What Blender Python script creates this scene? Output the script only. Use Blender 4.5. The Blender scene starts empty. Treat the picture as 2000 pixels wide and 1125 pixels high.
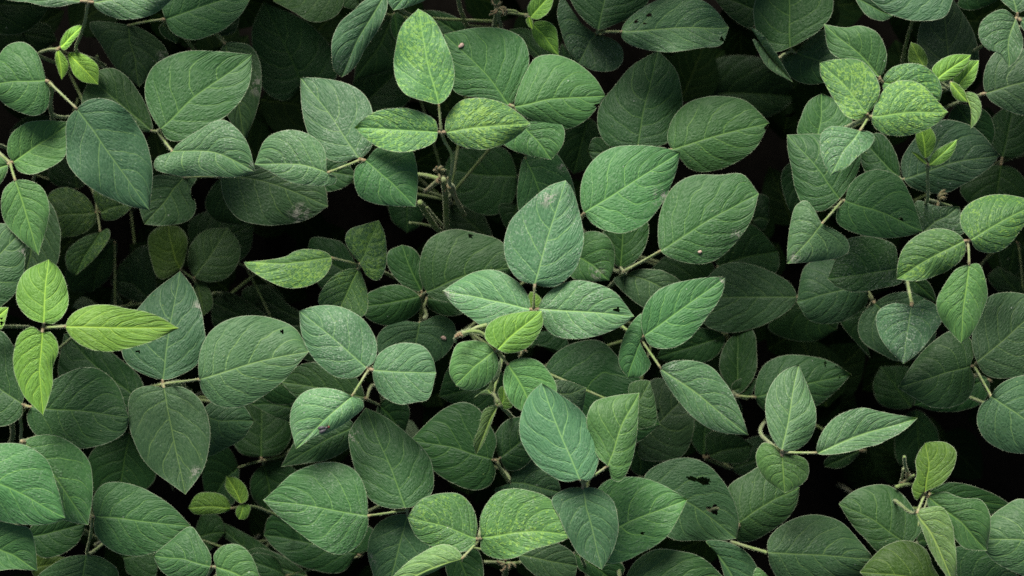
import bpy, math, random
import numpy as np

S = bpy.context.scene
R = math.radians
# ------------------------------------------------------------------ camera
CAMH = 3.18          # height of the camera above the soil
KW = 0.5             # picture width per metre of distance
cam = bpy.data.cameras.new("camera"); co = bpy.data.objects.new("camera", cam)
S.collection.objects.link(co); co.location = (0, 0, CAMH); co.rotation_euler = (0, 0, 0)
cam.sensor_width = 36; cam.lens = 36 / KW; cam.clip_start = 0.05; cam.clip_end = 200
cam.dof.use_dof = True; cam.dof.focus_distance = CAMH - 1.16; cam.dof.aperture_fstop = 8.0
S.camera = co
# ------------------------------------------------------------------ sky and sun (overcast)
W = bpy.data.worlds.new("World"); S.world = W; W.use_nodes = True
nt = W.node_tree; bg = nt.nodes["Background"]
sky = nt.nodes.new("ShaderNodeTexSky"); sky.sky_type = 'NISHITA'; sky.sun_disc = False
sky.sun_elevation = R(40); sky.sun_rotation = R(-20); sky.dust_density = 3.0; sky.air_density = 1.0
nt.links.new(sky.outputs[0], bg.inputs[0]); bg.inputs[1].default_value = 0.045; sky.ozone_density = .4
sl = bpy.data.lights.new("sun", 'SUN'); sl.energy = 3.4; sl.angle = R(30); sl.color = (1, .97, .92)
so = bpy.data.objects.new("sun", sl); S.collection.objects.link(so)
so.rotation_euler = (R(-48), R(-16), 0)
S.view_settings.view_transform = 'Standard'; S.view_settings.look = 'None'
S.view_settings.exposure = 1.05; S.view_settings.gamma = 1
S.cycles.max_bounces = 6; S.cycles.transparent_max_bounces = 8
S.cycles.use_adaptive_sampling = False; S.cycles.use_denoising = False; S.cycles.filter_width = 1.5

COL = S.collection

def ZM(z):
    """canopy level -> metres above the soil: the lower levels stand further apart"""
    return 1.164 + (z - .84) * (1.2 if z > .84 else 2.8)

def pw(x, y, z):
    """where the ray through photo point x, y meets height z"""
    w = (CAMH - z) * KW
    return ((x - 1000) / 2000 * w, -(y - 562.5) / 2000 * w, z)

# ------------------------------------------------------------------ materials
def newmat(name):
    m = bpy.data.materials.new(name); m.use_nodes = True
    n = m.node_tree; n.nodes.clear()
    return m, n

class NG:
    def __init__(s, tree): s.t = tree
    def n(s, kind, **kw):
        x = s.t.nodes.new(kind)
        for k, v in kw.items(): setattr(x, k, v)
        return x
    def put(s, sock, v):
        if isinstance(v, bpy.types.NodeSocket): s.t.links.new(v, sock)
        elif v is not None:
            if sock.type == 'VECTOR' and isinstance(v, tuple) and len(v) == 4: v = v[:3]
            sock.default_value = v
    def m(s, op, a, b=None, c=None, clamp=False):
        x = s.n("ShaderNodeMath", operation=op); x.use_clamp = clamp
        s.put(x.inputs[0], a)
        if b is not None: s.put(x.inputs[1], b)
        if c is not None: s.put(x.inputs[2], c)
        return x.outputs[0]
    def step(s, a, lo, hi):           # smooth ramp 0..1 between lo and hi
        x = s.n("ShaderNodeMapRange", interpolation_type='SMOOTHSTEP')
        s.put(x.inputs[0], a); x.inputs[1].default_value = lo; x.inputs[2].default_value = hi
        return x.outputs[0]
    def mix(s, f, a, b):
        x = s.n("ShaderNodeMix", data_type='RGBA')
        s.put(x.inputs[0], f); s.put(x.inputs[6], a); s.put(x.inputs[7], b)
        return x.outputs[2]
    def scale(s, col, f):
        x = s.n("ShaderNodeVectorMath", operation='SCALE'); s.put(x.inputs[0], col); s.put(x.inputs[3], f)
        return x.outputs[0]
    def attr(s, name):
        return s.n("ShaderNodeAttribute", attribute_name=name).outputs['Fac']
    def noise(s, vec, scale, detail=2, rough=.5, dim='3D', w=None):
        x = s.n("ShaderNodeTexNoise", noise_dimensions=dim); s.put(x.inputs['Vector'], vec)
        x.inputs['Scale'].default_value = scale; x.inputs['Detail'].default_value = detail
        x.inputs['Roughness'].default_value = rough
        if w is not None: s.put(x.inputs['W'], w)
        return x.outputs['Fac']
    def comb(s, x, y, z=0):
        c = s.n("ShaderNodeCombineXYZ"); s.put(c.inputs[0], x); s.put(c.inputs[1], y); s.put(c.inputs[2], z)
        return c.outputs[0]

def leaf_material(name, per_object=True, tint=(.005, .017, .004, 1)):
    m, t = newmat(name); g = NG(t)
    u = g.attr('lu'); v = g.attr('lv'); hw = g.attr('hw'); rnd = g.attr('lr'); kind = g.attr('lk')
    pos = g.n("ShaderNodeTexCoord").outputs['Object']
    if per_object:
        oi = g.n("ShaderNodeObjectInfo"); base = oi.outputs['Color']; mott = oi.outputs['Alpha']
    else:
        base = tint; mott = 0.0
    au = g.m('ABSOLUTE', u)
    side = g.m('MULTIPLY', g.m('GREATER_THAN', u, 0), .45)
    nz = g.noise(pos, 22, 2)
    wob = g.m('MULTIPLY', g.m('SUBTRACT', nz, .5), .22)
    # secondary veins: leave the midrib obliquely and bend to the tip
    au15 = g.m('POWER', au, 1.5)
    ph = g.m('SUBTRACT', v, g.m('ADD', g.m('MULTIPLY', au, .16), g.m('MULTIPLY', au15, .20)))
    ph = g.m('ADD', ph, wob)
    ph = g.m('ADD', g.m('MULTIPLY', ph, g.m('ADD', 4.9, g.m('MULTIPLY', rnd, 1.5))), side)
    ph = g.m('ADD', ph, g.m('MULTIPLY', rnd, 3.0))
    fr = g.m('FRACT', g.m('ADD', ph, 20.0))
    d2 = g.m('ABSOLUTE', g.m('SUBTRACT', fr, .5))          # 0.5 on the vein, 0 mid-way
    sec = g.step(d2, .462, .494)
    sec = g.m('MULTIPLY', g.m('MULTIPLY', sec, g.step(v, .0, .1)), g.step(au, 1.0, .55))
    pil = g.step(d2, .5, .24)                               # tissue swelling between the veins
    du = g.m('MULTIPLY', au, hw)
    taper = g.m('ADD', .0006, g.m('MULTIPLY', g.m('SUBTRACT', 1, v), .0008))
    mid = g.m('SUBTRACT', 1, g.m('DIVIDE', du, taper), clamp=True)
    mid = g.step(mid, 0, .7)
    midw = g.step(du, 0, .0035)
    edge = g.m('MULTIPLY', g.m('SUBTRACT', 1, au), hw)
    rim = g.step(edge, .00095, .0002)
    # small quilting: cells stretched across the run of the secondary veins
    warp = g.comb(g.m('MULTIPLY', ph, 5.0), g.m('MULTIPLY', au, g.m('MULTIPLY', hw, 270.0)), g.m('MULTIPLY', rnd, 9.0))
    wn = g.n("ShaderNodeTexNoise"); g.put(wn.inputs['Vector'], pos); wn.inputs['Scale'].default_value = 90
    va = g.n("ShaderNodeVectorMath", operation='MULTIPLY_ADD'); g.put(va.inputs[0], wn.outputs['Color'])
    va.inputs[1].default_value = (1.3, 1.2, 0); g.put(va.inputs[2], warp)
    vo = g.n("ShaderNodeTexVoronoi", feature='F1'); g.put(vo.inputs['Vector'], va.outputs[0]); vo.inputs['Scale'].default_value = 1.0
    cell = g.step(vo.outputs['Distance'], .85, .05)
    ve = g.n("ShaderNodeTexVoronoi", feature='DISTANCE_TO_EDGE'); g.put(ve.inputs['Vector'], va.outputs[0]); ve.inputs['Scale'].default_value = 1.0
    ter = g.step(ve.outputs['Distance'], .09, .0)
    fine = g.noise(pos, 520, 3, .75)
    mid_n = g.noise(pos, 260, 2, .6)
    # -------- colour
    big = g.noise(pos, 16, 2)
    c = g.scale(base, g.m('ADD', .78, g.m('MULTIPLY', big, .44)))
    c = g.scale(c, g.m('ADD', .86, g.m('MULTIPLY', mid_n, .28)))
    yel = g.n("ShaderNodeVectorMath", operation='MULTIPLY'); g.put(yel.inputs[0], base); yel.inputs[1].default_value = (2.9, 2.1, 1.2)
    # yellow mottling of the young leaves
    mo1 = g.noise(pos, 300, 2, .8); mo2 = g.noise(pos, 26, 2, .6)
    th = g.m('SUBTRACT', g.m('ADD', mo1, g.m('MULTIPLY', g.m('SUBTRACT', mo2, .5), .32)), g.m('SUBTRACT', .75, g.m('MULTIPLY', mott, .27)))
    mo = g.m('MULTIPLY', g.step(th, 0, .05), g.step(g.m('ADD', mott, 0.0) if per_object else 0.0, 0.02, .35))
    c = g.mix(g.m('MULTIPLY', mo, .72), c, yel.outputs[0])
    # veins paler
    vc = g.n("ShaderNodeVectorMath", operation='MULTIPLY_ADD'); g.put(vc.inputs[0], base); vc.inputs[1].default_value = (2.4, 1.9, 1.4); vc.inputs[2].default_value = (.020, .024, .006)
    c = g.mix(g.m('MULTIPLY', ter, .16), c, vc.outputs[0])
    c = g.mix(g.m('MULTIPLY', sec, g.m('ADD', .5, g.m('MULTIPLY', g.noise(pos, 45, 2), .7))), c, vc.outputs[0])
    c = g.mix(g.m('MULTIPLY', mid, .8), c, vc.outputs[0])
    # yellow and white specks
    sv = g.n("ShaderNodeTexVoronoi", feature='F1'); g.put(sv.inputs['Vector'], pos); sv.inputs['Scale'].default_value = 100
    keep = g.m('GREATER_THAN', g.n("ShaderNodeSeparateColor").outputs[0], .5)
    sc = g.n("ShaderNodeSeparateColor"); g.put(sc.inputs[0], sv.outputs['Color'])
    sp = g.m('MULTIPLY', g.step(sv.outputs['Distance'], .10, .04), g.m('GREATER_THAN', sc.outputs[0], g.m('SUBTRACT', .75, g.m('MULTIPLY', rnd, .3))))
    c = c if not per_object else g.mix(g.m('MULTIPLY', sp, .45), c, g.mix(g.m('GREATER_THAN', sc.outputs[1], .85), (.24, .32, .10, 1), (.6, .62, .55, 1)))
    # scuffed pale patch near the tip of some leaflets, brown flecks
    pn = g.noise(pos, 130, 4, .8)
    pz = g.m('MULTIPLY', g.attr('lp'), g.step(pn, .47, .58))
    c = g.mix(g.m('MULTIPLY', pz, .75), c, (.33, .31, .26, 1))
    # hairs make the whole blade dusty, more so on some leaves
    dzone = g.step(g.noise(pos, 34, 3, .6), .35, .68)
    dust = g.m('MULTIPLY', g.m('ADD', g.step(fine, .52, .64), .08), g.m('MULTIPLY', g.m('ADD', .25, dzone), g.m('MULTIPLY', kind, .42 if per_object else 0.0)))
    c = g.mix(dust, c, (.42, .47, .38, 1))
    c = g.mix(g.m('MULTIPLY', rim, .4 if per_object else 0.0), c, (.34, .38, .26, 1))
    # the underside is paler and greyer
    bf = g.n("ShaderNodeNewGeometry").outputs['Backfacing']
    c = g.mix(g.m('MULTIPLY', bf, .5 if per_object else 0.0), c, (.22, .30, .17, 1))
    # -------- relief
    h = g.m('MULTIPLY', g.m('MULTIPLY', pil, midw), .0007)
    h = g.m('ADD', h, g.m('MULTIPLY', g.m('MULTIPLY', g.step(ve.outputs['Distance'], .0, .42), midw), .00050))
    h = g.m('ADD', h, g.m('MULTIPLY', mid_n, .0002))
    h = g.m('ADD', h, g.m('MULTIPLY', fine, .00012))
    h = g.m('SUBTRACT', h, g.m('MULTIPLY', mid, .0002))
    bp = g.n("ShaderNodeBump"); bp.inputs['Strength'].default_value = .75; bp.inputs['Distance'].default_value = 1.0
    g.put(bp.inputs['Height'], h)
    p = g.n("ShaderNodeBsdfPrincipled"); g.put(p.inputs['Base Color'], c)
    g.put(p.inputs['Roughness'], g.m('ADD', .42, g.m('MULTIPLY', fine, .25)))
    p.inputs['Specular IOR Level'].default_value = .22 if per_object else .03
    p.inputs['Sheen Weight'].default_value = .06 if per_object else 0; p.inputs['Sheen Roughness'].default_value = .4
    p.inputs['Sheen Tint'].default_value = (.9, 1, .88, 1)
    g.put(p.inputs['Normal'], bp.outputs[0])
    tr = g.n("ShaderNodeBsdfTranslucent")
    tc = g.n("ShaderNodeVectorMath", operation='MULTIPLY'); g.put(tc.inputs[0], c); tc.inputs[1].default_value = (1.5, 1.5, .5)
    g.put(tr.inputs[0], tc.outputs[0]); g.put(tr.inputs['Normal'], bp.outputs[0])
    mx = g.n("ShaderNodeMixShader"); mx.inputs[0].default_value = .12
    t.links.new(p.outputs[0], mx.inputs[1]); t.links.new(tr.outputs[0], mx.inputs[2])
    o = g.n("ShaderNodeOutputMaterial"); t.links.new(mx.outputs[0], o.inputs[0])
    return m

def stem_material(name, a, b, c3):
    m, t = newmat(name); g = NG(t)
    pos = g.n("ShaderNodeTexCoord").outputs['Object']
    n1 = g.noise(pos, 60, 3, .6); n2 = g.noise(pos, 500, 3, .7)
    c = g.mix(g.step(n1, .4, .62), a, b)
    c = g.mix(g.m('MULTIPLY', g.attr('pv'), .8), c, c3)
    c = g.mix(g.m('MULTIPLY', g.step(n2, .5, .65), .35), c, (.36, .39, .22, 1))
    bp = g.n("ShaderNodeBump"); bp.inputs['Distance'].default_value = .0006; g.put(bp.inputs['Height'], n2)
    p = g.n("ShaderNodeBsdfPrincipled"); g.put(p.inputs['Base Color'], c); p.inputs['Roughness'].default_value = .7
    p.inputs['Sheen Weight'].default_value = .08; g.put(p.inputs['Normal'], bp.outputs[0])
    o = g.n("ShaderNodeOutputMaterial"); t.links.new(p.outputs[0], o.inputs[0])
    return m

def plain(name, col, rough=.6, amp=.3, sc=300, spec=.4):
    m, t = newmat(name); g = NG(t)
    pos = g.n("ShaderNodeTexCoord").outputs['Object']
    c = g.scale(col, g.m('ADD', 1 - amp, g.m('MULTIPLY', g.noise(pos, sc, 3, .6), 2 * amp)))
    p = g.n("ShaderNodeBsdfPrincipled"); g.put(p.inputs['Base Color'], c); p.inputs['Roughness'].default_value = rough
    p.inputs['Specular IOR Level'].default_value = spec
    o = g.n("ShaderNodeOutputMaterial"); t.links.new(p.outputs[0], o.inputs[0])
    return m

M_LEAF = leaf_material("soybean_leaf")
M_UNDER = leaf_material("shade_dark_leaf", False)  # default tint is near black: deep shade painted into the leaf colour
M_RING = leaf_material("mature_leaf", False, (.034, .090, .028, 1))
M_STEM = stem_material("hairy_stalk", (.16, .24, .06, 1), (.23, .27, .12, 1), (.24, .15, .09, 1))
M_CANE = stem_material("shade_dark_stem", (.05, .07, .02, 1), (.07, .07, .03, 1), (.06, .04, .02, 1))  # darker copy of the stalk colours, painting in the shade under the leaves
M_HAIR = plain("pale_hair", (.33, .37, .22), .6, .2)
M_POD = stem_material("hairy_pod", (.13, .16, .05, 1), (.20, .17, .08, 1), (.16, .08, .04, 1))
M_SOIL = plain("shade_dark_soil", (.008, .007, .0055), .95, .5, 60, .05)  # dark earth made blacker still, so the colour holds the gap shade
M_PETAL = plain("dried_petal", (.42, .30, .24), .7, .3, 900)
M_FLY = plain("fly_body", (.035, .032, .035), .35, .4, 2500)
M_EYE = plain("fly_eye", (.10, .02, .015), .3, .2)
M_WING = plain("fly_wing", (.07, .068, .07), .5, .4, 1800, .2)

# ------------------------------------------------------------------ mesh helpers
def mk(name, verts, faces, mat, parent=None, attrs=None, smooth=True, matidx=None):
    me = bpy.data.meshes.new(name)
    me.from_pydata([tuple(map(float, p)) for p in verts], [], faces)
    for m in (mat if isinstance(mat, (list, tuple)) else [mat]): me.materials.append(m)
    if attrs:
        for k, vals in attrs.items():
            a = me.attributes.new(k, 'FLOAT', 'POINT'); a.data.foreach_set('value', np.asarray(vals, dtype=np.float32))
    if smooth: me.polygons.foreach_set('use_smooth', [True] * len(me.polygons))
    if matidx is not None: me.polygons.foreach_set('material_index', matidx)
    me.update()
    o = bpy.data.objects.new(name, me); COL.objects.link(o)
    if parent is not None:
        o.parent = parent
    return o

def crom(P, n):
    """centripetal spline through P (phantoms already at both ends), n points spaced by arc length"""
    P = np.asarray(P, float); out = []
    for i in range(1, len(P) - 2):
        p0, p1, p2, p3 = P[i - 1], P[i], P[i + 1], P[i + 2]
        t0 = 0; t1 = t0 + max(np.linalg.norm(p1 - p0), 1e-6) ** .5
        t2 = t1 + max(np.linalg.norm(p2 - p1), 1e-6) ** .5; t3 = t2 + max(np.linalg.norm(p3 - p2), 1e-6) ** .5
        for t in np.linspace(t1, t2, 14, endpoint=False):
            a1 = (t1 - t) / (t1 - t0) * p0 + (t - t0) / (t1 - t0) * p1
            a2 = (t2 - t) / (t2 - t1) * p1 + (t - t1) / (t2 - t1) * p2
            a3 = (t3 - t) / (t3 - t2) * p2 + (t - t2) / (t3 - t2) * p3
            b1 = (t2 - t) / (t2 - t0) * a1 + (t - t0) / (t2 - t0) * a2
            b2 = (t3 - t) / (t3 - t1) * a2 + (t - t1) / (t3 - t1) * a3
            out.append((t2 - t) / (t2 - t1) * b1 + (t - t1) / (t2 - t1) * b2)
    out.append(P[-2]); out = np.array(out)
    s = np.r_[0, np.cumsum(np.linalg.norm(np.diff(out, axis=0), axis=1))]
    q = np.linspace(0, s[-1], n)
    return np.stack([np.interp(q, s, out[:, k]) for k in range(out.shape[1])], 1)

def pts(s):
    return [tuple(float(a) for a in w.split(',')) for w in s.split()]

def smooth_noise(rng, n, k):
    c = rng.normal(size=k + 3); x = np.linspace(0, k, n); i = x.astype(int); f = x - i; f = f * f * (3 - 2 * f)
    return c[i] * (1 - f) + c[i + 1] * f

def blade(base, left, tip, right, z, rng, slope, fold, cup, mid=None, rows=40, cols=13, tz=None):
    """vertex grid of one leaflet in photo x, y and height z"""
    B = np.array(base); T = np.array(tip); L = [np.array(p) for p in left]; Rr = [np.array(p) for p in right]
    ax = T - B; ln = np.linalg.norm(ax); ax = ax / ln; pr = np.array([-ax[1], ax[0]])
    if np.mean([(p - B) @ pr for p in L]) > np.mean([(p - B) @ pr for p in Rr]): L, Rr = Rr, L
    # image y runs down, so 'pr' points to the right hand of someone going base to tip
    def side(P, Q):
        ph0 = Q[0]; e = T + (T - P[-1]) * .9
        return crom([ph0, B] + P + [T, e], rows + 1)
    CL = side(L, Rr); CR = side(Rr, L)
    v = np.linspace(0, 1, rows + 1)
    line = B + np.outer(v, T - B)
    if mid is not None:
        M = [B - (np.array(mid[0]) - B) * .3, B] + [np.array(p) for p in mid] + [T, T + ax]
        C = crom(M, rows + 1)
    else:
        C = line + .3 * ((CL + CR) / 2 - line) * (np.sin(v * math.pi) ** .6)[:, None]
    # uneven margin
    for c in (CL, CR):
        d = c - C; dn = np.linalg.norm(d, axis=1) + 1e-6
        c += d / dn[:, None] * (smooth_noise(rng, rows + 1, 9) * .003 * ln * np.sin(v * math.pi))[:, None]
    sp = (CAMH - z) * KW / 2000                              # metres per photo pixel
    grid = np.zeros((rows + 1, 2 * cols + 1, 3)); U = np.zeros((rows + 1, 2 * cols + 1))
    us = np.linspace(-1, 1, 2 * cols + 1)
    HW = np.zeros_like(U)
    wl = smooth_noise(rng, rows + 1, 4); wr = smooth_noise(rng, rows + 1, 4)
    for j, uu in enumerate(us):
        a = abs(uu); E = CL if uu < 0 else CR
        q = C + (E - C) * a
        hw = np.linalg.norm(E - C, axis=1)
        zz = z + slope * ln * sp * v - cup * .20 * ln * sp * (v ** 2.2) + fold * a * hw * sp * 1.0 \
            - cup * .55 * (a ** 2) * hw * sp + (wl if uu < 0 else wr) * .034 * ln * sp * a ** 1.6
        grid[:, j, 0] = q[:, 0]; grid[:, j, 1] = q[:, 1]; grid[:, j, 2] = zz; U[:, j] = uu; HW[:, j] = hw * sp
    return grid, U, np.repeat(v[:, None], 2 * cols + 1, 1), HW, ln * sp

def grid_to_mesh(grid, U, V, HW, cols2, hole=None):
    n0, n1 = U.shape; w = (CAMH - grid[..., 2]) * KW / 2000
    X = (grid[..., 0] - 1000) * w; Y = -(grid[..., 1] - 562.5) * w
    P = np.stack([X, Y, grid[..., 2]], -1).reshape(-1, 3)
    faces = []
    for i in range(n0 - 1):
        for j in range(n1 - 1):
            if hole is not None:
                cx = grid[i:i + 2, j:j + 2, 0].mean(); cy = grid[i:i + 2, j:j + 2, 1].mean()
                if any(hit(h, cx, cy) for h in hole): continue
            a = i * n1 + j
            faces.append((a, a + n1, a + n1 + 1, a + 1) if i else (a, a + n1, a + n1 + 1))
            if i == 0: faces[-1] = (a + n1, a + n1 + 1, a) if j < cols2 else (a + n1, a + n1 + 1, a + 1)
    return P, [f[::-1] for f in faces]

def hit(h, x, y):
    cx, cy, rx, ry, rot = h
    dx, dy = x - cx, y - cy; c, s = math.cos(rot), math.sin(rot)
    a = (dx * c + dy * s) / rx; b = (-dx * s + dy * c) / ry
    th = math.atan2(b, a)
    return math.hypot(a, b) < 1 + .22 * math.sin(3 * th + cx) + .15 * math.sin(5 * th + cy)

def add_hairs(V, F, A, base_pts, out_dirs, rng, ln, wd, att):
    """thin tapering hairs: three-cornered blades standing on the given points"""
    for p, d in zip(base_pts, out_dirs):
        d = d + rng.normal(size=3) * .45; d /= np.linalg.norm(d) + 1e-9
        s = np.cross(d, rng.normal(size=3)); s /= np.linalg.norm(s) + 1e-9
        L = ln * rng.uniform(.5, 1.3); k = len(V)
        V += [p + s * wd, p - s * wd, p + d * L]; F.append((k, k + 1, k + 2))
        for a in A: A[a] += [att.get(a, 0)] * 3

TYPES = {   # base colour of the blade, canopy shade put into A and D; hairiness
    'A': ((.033, .094, .028), .22), 'B': ((.045, .110, .046), .25), 'G': ((.060, .142, .058), .75),
    'Y': ((.075, .190, .060), .4), 'N': ((.132, .285, .042), .2), 'M': ((.080, .200, .055), .3),
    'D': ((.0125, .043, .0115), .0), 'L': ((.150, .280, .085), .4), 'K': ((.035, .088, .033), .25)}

def leaflet(spec, parent, z0, label=None):
    f = [a.strip() for a in spec.split('|')]
    o = dict(kv.split('=') for kv in (f[5].split() if len(f) > 5 else []))
    ty = f[0]; base = pts(f[1])[0]; left = pts(f[2]); tip = pts(f[3])[0]; right = pts(f[4])
    rng = np.random.default_rng(int(base[0] * 31 + tip[1] * 17 + base[1] * 7 + 5000) % 100003)
    zr = z0 + float(o.get('z', 0)) * .01; z = ZM(zr)
    slope = float(o['s']) if 's' in o else rng.uniform(-.16, .14)
    fold = float(o['f']) if 'f' in o else rng.uniform(.1, .5)
    cup = float(o['c']) if 'c' in o else rng.uniform(.25, .9)
    mid = [tuple(float(a) for a in o['m'].split(','))] if 'm' in o else None
    hole = [tuple(float(a) for a in h.split(',')) for h in o['h'].split(';')] if 'h' in o else None
    big = hole is not None
    rows, cols = (84, 30) if big else (38, 12)
    g, U, Vv, HW, ln = blade(base, left, tip, right, z, rng, slope, fold, cup, mid, rows, cols)
    P, F = grid_to_mesh(g, U, Vv, HW, cols, hole)
    col, hairy = TYPES[ty]
    if 'k' in o: hairy = float(o['k'])
    n = len(P)
    lp = np.zeros(n)
    if 'p' in o:                                            # pale scuffed patch, centre and radius
        for q in o['p'].split(';'):
            px_, py_, pr_ = (float(a) for a in q.split(','))
            d = np.hypot(g[..., 0] - px_, g[..., 1] - py_).reshape(-1)
            lp = np.maximum(lp, np.clip(1.25 - d / pr_, 0, 1))
    Vx = list(P); A = {'lu': list(U.reshape(-1)), 'lv': list(Vv.reshape(-1)), 'hw': list(np.maximum(HW, 1e-4).reshape(-1)),
                       'lp': list(lp), 'lr': [rng.random()] * n, 'lk': [hairy] * n}
    nf = len(F)
    if zr > .70:                                            # hairs along the margin
        G = P.reshape(U.shape + (3,))
        for E, I in ((G[:, 0], G[:, 1]), (G[:, -1], G[:, -2])):
            per = np.r_[0, np.cumsum(np.linalg.norm(np.diff(E, axis=0), axis=1))]
            k = int(per[-1] / .0011)
            q = rng.uniform(0, per[-1], k)
            bp = np.stack([np.interp(q, per, E[:, a]) for a in range(3)], 1)
            ip = np.stack([np.interp(q, per, I[:, a]) for a in range(3)], 1)
            d = bp - ip; d /= np.linalg.norm(d, axis=1)[:, None] + 1e-9
            add_hairs(Vx, F, A, bp, d, rng, .0010, .00011, {'lu': 1, 'hw': .01, 'lk': hairy})
    ob = mk('leaflet', Vx, F, [M_LEAF, M_HAIR], parent, A, matidx=[0] * nf + [1] * (len(F) - nf))
    j = rng.uniform(.88, 1.12); j2 = rng.uniform(.93, 1.07)
    mo = {'Y': .85, 'M': .5}.get(ty, 0.0)
    if 'y' in o: mo = float(o['y'])
    cf = float(o.get('b', 1))  # brightness factor; part of it is canopy shade put into the colour
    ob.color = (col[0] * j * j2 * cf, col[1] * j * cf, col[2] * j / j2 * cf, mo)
    if label: ob['label'] = label
    return ob, g[0, cols, 2]

def tube(V, F, A, path, r0, r1, rng, hair=.0012, dens=1.0, seg=7, pv0=0, pv1=0, endcap=True, vh=None, fh=None):
    """tapering tube along 3D path points"""
    P = [np.array(p, float) for p in path]
    P = [P[0] * 2 - P[1]] + P + [P[-1] * 2 - P[-2]]
    ln = sum(np.linalg.norm(P[i + 1] - P[i]) for i in range(1, len(P) - 2))
    n = max(5, min(60, int(ln / .004)))
    C = crom(P, n); T = np.gradient(C, axis=0); T /= np.linalg.norm(T, axis=1)[:, None] + 1e-9
    up = np.array([.13, .2, .97]); k0 = len(V); bps, ds = [], []
    for i in range(n):
        a = np.cross(T[i], up); a /= np.linalg.norm(a) + 1e-9; b = np.cross(a, T[i]); t = i / (n - 1)
        r = r0 + (r1 - r0) * t
        sw = math.exp(-(t * ln / .005) ** 2) * pv0 + math.exp(-((1 - t) * ln / .005) ** 2) * pv1
        r *= 1 + .35 * sw + .06 * math.sin(i * 1.7)
        for s in range(seg):
            th = 2 * math.pi * s / seg; d = a * math.cos(th) + b * math.sin(th)
            V.append(C[i] + d * r); A['pv'].append(min(1, sw))
        m = max(1, int(ln / n / .0011 * 5 * dens)) if dens > 0 else 0
        for _ in range(m):
            th = rng.uniform(0, 6.283); d = a * math.cos(th) + b * math.sin(th)
            bps.append(C[i] + T[i] * rng.uniform(-.5, .5) * ln / n + d * r * .95); ds.append(d)
    for i in range(n - 1):
        for s in range(seg):
            q = k0 + i * seg
            F.append((q + s, q + (s + 1) % seg, q + seg + (s + 1) % seg, q + seg + s))
    F.append(tuple(k0 + s for s in range(seg))[::-1]); F.append(tuple(k0 + (n - 1) * seg + s for s in range(seg)))
    if dens > 0 and vh is not None:
        add_hairs(vh, fh, {}, bps, ds, rng, hair, .00011, {})

def tubes_mesh(name, mat, parent, build, rng):
    V, F, A = [], [], {'pv': []}; VH, FH = [], []
    build(V, F, A, VH, FH)
    n = len(V); nf = len(F)
    V += VH; F += [tuple(i + n for i in f) for f in FH]; A['pv'] += [0] * len(VH)
    return mk(name, V, F, [mat, M_HAIR], parent, A, matidx=[0] * nf + [1] * len(FH))

PLANTS = {}
def plant(key, x, y, label, ztop=.78):
    e = bpy.data.objects.new('soybean_plant', None); COL.objects.link(e)
    e.empty_display_size = .05
    ztop = ZM(ztop); bx, by, _ = pw(x, y, ztop)
    gx, gy, _ = pw(x, y, 0.0); top = (bx, by); bx = bx * .4 + gx * .6; by = by * .4 + gy * .6
    e.location = (bx, by, 0.0)
    e['label'] = label; e['category'] = 'plant'; e['group'] = 'soybean plants in the crop canopy'
    PLANTS[key] = dict(e=e, x=x, y=y, bx=bx, by=by, ztop=ztop, stem=ztop - .22, top=top)
    rng = np.random.default_rng(len(PLANTS) * 77)
    zt = ztop - .18
    c = np.array([bx, by, 0]); d = np.array([top[0] - bx, top[1] - by, 0]) / ztop
    P = [c + d * h * zt + (0, 0, h * zt) for h in (0, .35, .7, 1)]
    s = tubes_mesh('main_stem', M_CANE, None, lambda V, F, A, VH, FH: tube(V, F, A, P, .0034, .0018, rng, vh=VH, fh=FH, dens=.3), rng)
    s.parent = e; s.location = (-bx, -by, 0)
    return e

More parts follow.
